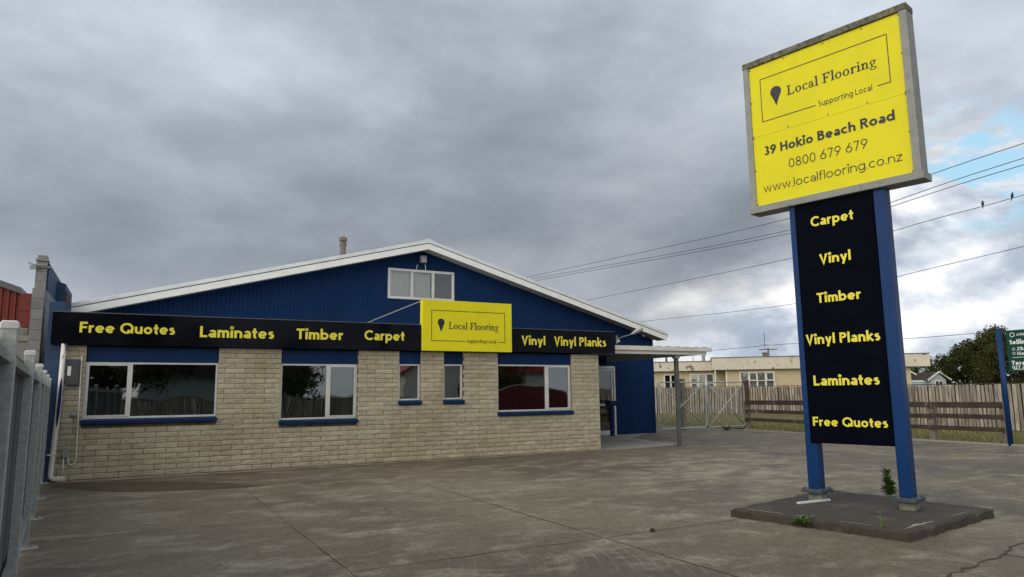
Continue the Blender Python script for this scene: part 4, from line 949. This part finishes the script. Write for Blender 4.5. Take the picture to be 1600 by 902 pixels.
def paling_fence(pts, top, label, z0=.05):
    g = empty('paling_fence', (*pts[0],0), label, 'fence'); pb = MB(); bk = MB(); bk2 = MB()
    for a, b in zip(pts, pts[1:]):
        a = Vector((*a,0)); b = Vector((*b,0)); L = (b-a).length; d = (b-a)/L; nrm = Vector((-d.y,d.x,0)); s = 0
        if nrm.dot(-a) < 0: nrm = -nrm
        while s < L:
            wd = random.uniform(.10,.128); h = top+random.uniform(-.03,.012)
            p = a+d*(s+wd/2); lean = random.uniform(-.018,.018); f_ = nrm*random.uniform(-.004,.01)
            pb.bar(p+f_+Vector((0,0,z0)), p+f_+d*lean+Vector((0,0,h)), .018, wd, up=d.cross(Vector((0,0,1))).cross(Vector((0,0,1)))) if False else None
            q = d*wd/2; tt = nrm*.009; lo = p+f_+Vector((0,0,z0)); hi_ = p+f_+d*lean+Vector((0,0,h))
            pb.add([lo-q+tt,lo+q+tt,lo+q-tt,lo-q-tt,hi_-q+tt,hi_+q+tt,hi_+q-tt,hi_-q-tt], [(0,1,5,4),(1,2,6,5),(2,3,7,6),(3,0,4,7),(4,5,6,7)])
            s += wd+random.uniform(.022,.055)
        bk2.bar(a-nrm*.022+Vector((0,0,(z0+top-.04)/2)), b-nrm*.022+Vector((0,0,(z0+top-.04)/2)), .012, top-.06-z0)  # dark sheet added behind the palings so their gaps read dark
        for z in (.45, 1.25): bk.bar(a-nrm*.05+Vector((0,0,z)), b-nrm*.05+Vector((0,0,z)), .07, .09)
        bk.bar(a-nrm*.03+Vector((0,0,top+.02)), b-nrm*.03+Vector((0,0,top+.02)), .10, .03)
    wl(pb, 'palings', M['wood'], g); wl(bk2, 'gap_dark_boards', M['gap_dark'], g); wl(bk, 'rails', M['rail'], g); return g
paling_fence([(22,43.5),(29.1,37.1),(36.3,29.95)], 1.70, 'weathered grey paling fence in front of the cream house, behind the gates')
paling_fence([(36.4,29.6),(30.4,22.4),(27.0,17.4),(26.2,13.5),(25.6,6),(25.2,-4)], 1.60, 'rust-stained grey paling fence behind the post and rail fence at right')
# real estate style green board on a blue post
gs = empty('green_sign', (20.0,10.38,0), 'dark green board with white lettering on a blue post at right edge', 'sign')
MB().tube([(0,0,0),(0,0,2.99)], .062, 18).lathe([(.064,0),(.064,.02),(.02,.03)], 18, (0,0,2.985)).build('post', M['post_blue'], gs, smooth=True)
MB().tube([(0,-1.75,0),(0,-1.75,2.99)], .062, 18).build('post', M['post_blue'], gs, smooth=True)
gp = MB().box(-.02,.005,-1.62,-.18,1.89,2.95).box(-.012,.0,-.18,-.05,2.90,2.925).box(-.012,.0,-.18,-.05,1.93,1.955).build('sign_face', M['green_sign'], gs)
def gtext(s, y0, y1, zb, cap, wt):
    v = MB(); text(v, s, y0, y1, zb, cap, -.023, w=wt, gap=.09); v.v = [(yy, -xx, z) for xx, yy, z in v.v]; return v     # faces -x, reads towards -y
tw = MB()
for s, a, b, zb, cp, bo in (('ARIZTO',.43,.86,2.80,.058,.16),('Selling Terms',.25,1.15,2.585,.115,.24),('2% + GST',.40,.92,2.425,.085,.20),('Market led',.40,1.0,2.305,.085,.20),('Teresa',.25,.72,2.055,.105,.24),('027 243 970',.25,.93,1.96,.075,.17)):
    q = gtext(s, a, b, zb, cp, bo); q.build('lettering', M['sign_white'], gp)
for z in (2.24, 1.935): tw.add([(-.023,-.28,z),(-.023,-.95,z),(-.023,-.95,z+.012),(-.023,-.28,z+.012)], [(0,1,2,3)])
def ring(cy, cz, r, t):
    n = 20; vs = []; fs = []
    for i in range(n+1):
        a = 2*math.pi*i/n; vs += [(-.023,cy+r*math.cos(a),cz+r*math.sin(a)),(-.023,cy+(r-t)*math.cos(a),cz+(r-t)*math.sin(a))]
        if i: fs.append((2*i-2,2*i,2*i+1,2*i-1))
    tw.add(vs, fs)
ring(-.33,2.83,.06,.016); ring(-.33,2.46,.035,.01); ring(-.33,2.35,.035,.01)
tw.build('printed_marks', M['sign_white'], gp)
fg = empty('farm_gate', (20.55,8.9,0), 'grey steel tube gate with flat bars right of the green sign post', 'gate')
f = MB()
for z in (.30,.58,.86,1.14,1.42,1.66): f.bar((0,1.15,z),(0,-2.4,z),.03,.05)
for y in (1.15,-.6,-2.4): f.bar((0,y,.28),(0,y,1.68),.05,.05)
f.build('frame', M['galv_post'], fg)

# ------------------------------------------------------------------ house behind the palings
hu = Vector((-.736,.677,0)); hw_ = Vector((.677,.736,0))
HA = math.atan2(hu.y, hu.x)
# local frame: x from the right end leftwards, y towards the viewer is negative of hw_
hs = empty('house', (48.2,30.1,0), 'long flat-roofed cream weatherboard house behind the paling fence', 'house', rz=HA)
# local: +x = hu ; +y = hu rotated 90 = (-.677,-.736) -> towards the viewer
def boards(mb, x0, x1, y, z0, z1, dirx=True, hl=()):
    z = z0
    while z < z1-.01:
        t = min(z+.15, z1)
        segs = [(x0, x1)]
        for a, b, c, d in hl:
            if t > c and z < d:
                nw = []
                for p, q in segs:
                    if b <= p or a >= q: nw.append((p, q)); continue
                    if a > p: nw.append((p, a))
                    if b < q: nw.append((b, q))
                segs = nw
        for p, q in segs: mb.add([(p,y+.022,z),(q,y+.022,z),(q,y,t),(p,y,t),(p,y-.02,z),(q,y-.02,z)], [(0,1,2,3),(4,5,1,0)])
        z = t
    return mb
wA = (9.75,12.1,1.25,2.72); wB = (13.95,15.65,1.0,2.66); wC = (16.66,17.62,1.25,2.66)
wb = MB(); boards(wb, .8, 13.05, 0, .2, 3.1, hl=[wA]); boards(wb, 13.05, 21, -1.5, .2, 3.1, hl=[wB, wC])
wb.add([(13.05,0,.2),(13.05,-1.5,.2),(13.05,-1.5,3.1),(13.05,0,3.1)], [(0,1,2,3)])
wb.add([(.8,0,.2),(.8,-8,.2),(.8,-8,3.1),(.8,0,3.1)], [(3,2,1,0)]); wb.box(.8,21,-8.1,-8,.2,3.1); wb.box(20.95,21,-8,-1.5,.2,3.1)
wb.build('wall', M['cream'], hs)
MB().box(-.35,14.05,-8.3,.42,2.97,3.84).box(14.06,21.3,-8.3,-1.05,2.97,3.66).build('roof', M['house_fascia'], hs)
MB().box(-.4,14.1,-8.35,.47,3.842,3.885).box(14.101,21.35,-8.35,-1.0,3.662,3.705).build('roof_trim', M['grey_cap'], hs)
for (a, b, c, d), y, ns, lite in ((wA,0,4,1),(wB,-1.5,3,1),(wC,-1.5,2,0)):
    f = MB().box(a-.06,b+.06,y-.03,y+.06,d,d+.09).box(a-.06,b+.06,y-.03,y+.09,c-.08,c).box(a-.06,a+.06,y-.03,y+.06,c,d).box(b-.06,b+.06,y-.03,y+.06,c,d)
    for k in range(1, ns): x = a+(b-a)*k/ns; f.box(x-.055,x+.055,y-.03,y+.05,c,d)
    for k in range(ns):
        p, q = a+(b-a)*k/ns+.05, a+(b-a)*(k+1)/ns-.05
        f.box(p,q,y-.02,y+.03,c+(d-c)*.60,c+(d-c)*.60+.05)
        if not lite: f.box(p,q,y-.02,y+.03,c+(d-c)*.28,c+(d-c)*.28+.04)
    wo_ = f.build('window', M['house_white'], hs)
    MB().box(a+.05,b-.05,y-.025,y-.02,c,d).build('pane', M['glass_clear'], wo_)
    if lite:
        cb = MB(); 
        for k in range(ns):
            if ns == 3 and k == 1: continue
            p, q = a+(b-a)*k/ns+.06, a+(b-a)*(k+1)/ns-.06; n = 10
            for i in range(n): cb.box(p+(q-p)*i/n,p+(q-p)*(i+.72)/n,y-.06,y-.04,c,d)
        cb.build('curtain', M['curtain'], wo_)
    MB().box(a-.1,b+.1,y-.42,y-.4,c-.1,d+.1).build('room_back', M['dark'], wo_)
for k in (0, 3):
    x = wA[0]+(wA[1]-wA[0])*(k+.5)/4
    if k in (0,):
        pass
s_ = MB()
for xc, in ((10.04,),(11.22,)): 
    z0, z1 = 2.18, 2.70
    for a, b in (((xc-.24,.08,z1),(xc+.24,.08,z1)),((xc-.24,.32,z0),(xc+.24,.32,z0)),((xc-.24,.08,z1),(xc-.24,.32,z0)),((xc+.24,.08,z1),(xc+.24,.32,z0))): s_.bar(a, b, .05, .05)
s_.build('open_fanlight', M['house_white'], hs)
MB().box(13.0,13.12,-.05,.06,.2,2.97).box(13.82,13.9,.26,.34,0,2.97).tube([(13.25,-1.42,.2),(13.25,-1.42,2.0),(13.5,-1.42,2.25),(13.7,-1.42,2.5)], .035, 8).build('drain_pipe', M['house_white'], hs)
MB().box(9.75,10.1,-4.25,-3.9,3.8,4.3).box(9.70,10.15,-4.3,-3.85,4.3,4.38).build('chimney', M['greypost'], hs)
MB().lathe([(.13,3.6),(.13,4.3),(.2,4.32),(.2,4.4),(.1,4.42),(.1,4.62)], 10, (14.6,-4.5,0)).build('flue', M['galv'], hs)
an = MB().tube([(9.9,-4.05,4.6),(9.9,-4.05,5.9)], .02, 6).tube([(9.6,-4.05,5.0),(10.2,-4.05,5.0)], .012, 5)
for k in range(4): an.tube([(9.65+k*.17,-4.25,5.0),(9.65+k*.17,-3.85,5.0)], .01, 5)
an.tube([(15.4,-4,3.7),(15.4,-4,4.9)], .02, 6)
an.build('antenna', M['wire'], hs)
an = MB().tube([(18.4,-4.5,3.6),(18.4,-4.5,4.3)], .03, 6).tube([(17.6,-4.5,4.25),(18.9,-4.5,4.25)], .025, 5)
for k in range(4): an.tube([(17.7+k*.33,-4.9,4.25),(17.7+k*.33,-4.1,4.25)], .02, 5)
an.build('antenna', M['sign_white'], hs)

bh = empty('small_house', (69.5,43.2,0), 'small pale blue house with dark roof and white gable edges beside big tree', 'house', rz=math.atan2(-.47,.883)*1.0)
# local +x to the right as seen, -y towards the viewer
MB().box(-1.9,1.6,0,5,0,2.25).prism([(.05,2.25),(1.6,2.25),(.85,2.95)], -.6, 0).box(.05,1.6,-.6,0,0,2.25).build('wall', M['bluehouse'], bh)
MB().prism([(-2.1,2.15),(1.9,2.15),(1.5,3.0),(-1.9,3.0)], .02, 5).prism([(-.2,2.2),(.9,2.98),(.9,3.06),(-.3,2.24)], -.75, .6).prism([(.9,2.98),(1.95,2.2),(2.05,2.24),(.9,3.06)], -.75, .6).prism([(-2.6,2.5),(-1.5,2.5),(-2.05,3.3)], -.3, 2.0).build('roof', M['darkroof'], bh)
MB().bar((-.3,-.78,2.22),(.9,-.78,3.06),.04,.13).bar((.9,-.78,3.06),(2.05,-.78,2.22),.04,.13).bar((-2.75,-.34,2.72),(-2.05,-.34,3.35),.04,.12).bar((-2.05,-.34,3.35),(-1.1,-.34,2.78),.04,.12).box(-2.1,.0,-.06,0,2.08,2.2).build('barge_trim', M['house_white'], bh)
w_ = MB().box(.45,1.25,-.66,-.6,1.45,2.2).build('window', M['house_white'], bh); MB().box(.52,.82,-.665,-.661,1.52,2.12).box(.88,1.18,-.665,-.661,1.52,2.12).build('pane', M['dark'], w_)

# ------------------------------------------------------------------ trees
def tree(name, loc, w_, d_, h, base, m, label, clumps=60, leaves=130, leaf=.16, seedn=1, trunk=.2):
    rnd = random.Random(seedn); root = empty(name, loc, label, 'tree'); tb = MB(); lf = MB()
    top = Vector((0,0,h*.55)); tb.tube([(0,0,-.05),(.05,.02,h*.2),(0,.05,h*.4),top], [trunk,trunk*.8,trunk*.65,trunk*.4], 9)
    cs = []
    while len(cs) < clumps:
        v = Vector((rnd.uniform(-1,1), rnd.uniform(-1,1), rnd.uniform(-1,1)))
        if not .35 < v.length < 1: continue
        zz = base+(h-base)*(v.z*.5+.5); sh = 1-.35*max(0, v.z)**1.5
        cs.append((Vector((v.x*w_/2*sh, v.y*d_/2*sh, zz)), rnd.uniform(.55,1.05)))
    for i, (c, r) in enumerate(cs):
        if i % 4 == 0: tb.tube([(0,0,h*rnd.uniform(.15,.4)), c*.55+Vector((0,0,h*.12)), c], [trunk*.4,trunk*.22,.015], 6)
        cr = r*min(w_, h)/7.5
        for _ in range(leaves):
            d = Vector((rnd.gauss(0,1), rnd.gauss(0,1), rnd.gauss(0,.8))); d = d.normalized()*cr*rnd.uniform(.3,1.12)**.7
            p = c+d; a = Vector((rnd.gauss(0,1), rnd.gauss(0,1), rnd.gauss(0,.7))).normalized(); b = a.orthogonal().normalized(); b = Matrix.Rotation(rnd.uniform(0,6.28), 3, a) @ b; e = a.cross(b); L = leaf*rnd.uniform(.6,1.3)
            lf.add([p-b*L*.5, p+e*L*.28, p+b*L*.5, p-e*L*.28], [(0,1,2,3)])
    tb.build('trunk', M['bark'], root, smooth=True); lf.build('crown', m, root); return root
tree('tree', (75.8,40.1,0), 12.7, 9, 6.9, .4, M['leaf'], 'big dark bushy tree above the palings left of the green sign', 130, 300, .24, 2)
tree('tree', (81.4,31.5,0), 11, 9, 6.1, .5, M['leaf'], 'dark tree behind the green sign at the right edge', 80, 220, .25, 5)
tree('tree', (84.4,52.6,0), 6.2, 5.4, 5.1, .5, M['leaf_b'], 'smaller green tree rising behind the small blue house', 46, 150, .24, 8)
# across the street, seen only as reflections in the shop windows
tree('tree', (-1.5,-16.5,0), 11, 6, 8.0, .9, M['leaf'], 'dark broad tree across the street mirrored in the widest window', 90, 120, .24, 11)
tree('tree', (9.3,-17.5,0), 5.5, 5, 5.2, 1.2, M['leaf_b'], 'loose green tree across the street mirrored in the second window', 46, 110, .2, 12)
tree('tree', (25.5,-18.5,0), 4.5, 4, 4.6, 1.6, M['leaf_b'], 'green tree across the street mirrored before a white house', 36, 100, .2, 13)
paling_fence([(-14,-14.6),(16.5,-14.6)], 1.25, 'grey paling fence across the street mirrored in the left windows', .02)
mf = empty('sheet_fence', (23,-14.5,0), 'maroon sheet fence with arched top across the street mirrored in a window', 'fence')
arch = lambda x: max(.9, 2.0-.048*(x-2.5)**2)
n = 40; vs = []; fcs = []
for i in range(n+1):
    x = -1.2+13*i/n; z = arch(x)
    vs += [(x,0,0),(x,0,z),(x,-.06,z),(x,-.06,0)]
    if i: q = 4*(i-1); fcs += [(q,q+4,q+5,q+1),(q+1,q+5,q+6,q+2),(q+2,q+6,q+7,q+3)]
MB().add(vs, fcs).build('panel', M['maroon'], mf)
tr = MB()
for i in range(n):
    x = -1.2+13*i/n; x2 = -1.2+13*(i+1)/n; tr.bar((x,-.02,arch(x)+.025),(x2,-.02,arch(x2)+.025),.1,.05)
tr.build('top_trim', M['house_white'], mf)
wh = empty('white_house', (24,-20,0), 'white house with red roof across the street mirrored in the right window', 'house')
MB().box(-6,6,-6,0,0,3.0).prism([(-6,3),(0,3),(-3,4.2)], -6, 0).build('wall', M['house_white'], wh)
MB().prism([(-6.5,2.85),(-3,4.35),(.4,2.95),(6.5,2.95),(6.2,4.0),(-1.5,4.0),(-3,4.55),(-6.6,3.0)], -6.3, .35).build('roof', M['red_roof'], wh)
for x in (-4.2,-1.2,2.4): w_ = MB().box(x-.5,x+.5,0,.05,1.1,2.3).build('window', M['dark'], wh)
gh = empty('grey_house', (5.5,-24,0), 'pale grey house across the street mirrored behind a loose tree', 'house')
MB().box(-5,6,-6,0,0,3.0).build('wall', M['bluehouse'], gh); MB().prism([(-5.6,2.9),(6.6,2.9),(5.5,4.3),(-4.5,4.3)], -6.5, .5).build('roof', M['darkroof'], gh)

# ------------------------------------------------------------------ overhead wires, birds, far poles
def wire(pts, label, r=.011):
    "pts: (x, y, z) low to high y; smooth curve through them, carried on past both ends"
    P_ = [Vector(p) for p in pts]; out = []
    P_ = [P_[0]+(P_[0]-P_[1])*2.2]+P_+[P_[-1]+(P_[-1]-P_[-2])*1.2]
    Q = [P_[0]]+P_+[P_[-1]]
    for i in range(1, len(Q)-2):
        a, b, c, d = Q[i-1], Q[i], Q[i+1], Q[i+2]
        for k in range(8):
            t = k/8; out.append(.5*((2*b)+(c-a)*t+(2*a-5*b+4*c-d)*t*t+(3*b-a-3*c+d)*t**3))
    out.append(Q[-2])
    return tag(MB().tube(out, r, 6).build('power_line', M['wire'], None, smooth=True), label, 'wire', 'overhead wires')
wire([(24,11.1,8.98),(24,20.24,8.62),(24,43.1,9.5)], 'topmost of the overhead wires passing behind the tall sign', .012)
wire([(24,11.15,8.52),(24,20.28,8.12),(24,42.2,9.28)], 'second highest overhead wire, just above its close twin', .012)
wire([(24,11.2,8.31),(24,20.3,7.98),(24,41.3,9.06)], 'third overhead wire, just below its close twin', .012)
wire([(24,11.3,7.37),(24,12.5,7.30),(24,14.3,7.225),(24,20.2,6.92),(24,35.5,6.96)], 'overhead wire with two birds perched on it at right', .011)
wire([(30,14.3,6.85),(30,19.6,6.44),(30,25.3,5.88),(30,38,6.12)], 'fifth overhead wire, sloping below the birds towards the roof eave', .012)
wire([(48,26.4,4.95),(48,31.2,4.95),(48,40.7,5.23),(48,50.3,5.20)], 'lowest overhead wire crossing just above the cream house roof', .02)
def bird(loc, rz, label):
    b = MB().lathe([(.012,-.12),(.03,-.06),(.055,0),(.06,.05),(.045,.10),(.034,.125),(.036,.15),(.026,.18),(.006,.19)], 12)
    o = b.build('bird', M['bird'], None, smooth=True); o.location = loc; o.scale = (.75,.75,.75); o.rotation_euler = (R(14),0,rz); tag(o, label, 'bird', 'birds on the wire')
    t = MB().bar((0,.0,-.08),(0,.03,-.2),.04,.012).build('tail', M['bird'], o); k = MB().lathe([(.011,0),(.001,.035)], 8, (0,0,0)).build('beak', M['bird'], o); k.location = (0,-.03,.16); k.rotation_euler = (R(95),0,0)
    return o
bird((24,12.50,7.36), R(110), 'dark bird perched on the wire, the one nearer the tall sign')
bird((24,11.62,7.405), R(80), 'dark bird perched on the wire, the one nearer the right edge')
def pole(loc, h, label, rz):
    g = empty('power_pole', loc, label, 'power pole', rz=rz)
    MB().tube([(0,0,0),(0,0,h)], [.16,.11], 10).build('pole', M['greypost'], g); MB().box(-1.1,1.1,-.06,.06,h-.28,h-.14).build('crossarm', M['greypost'], g)
    for x in (-.95,-.4,.4,.95): MB().lathe([(.03,0),(.05,.05),(.05,.1),(.02,.15)], 8, (x,0,h-.14)).build('insulator', M['sign_white'], g)
pole((49.8,58.8,0), 5.75, 'far power pole showing under the canopy edge', R(-35)); pole((71.1,64.3,0), 6.75, 'far pale power pole above the cream house roof', R(-35))
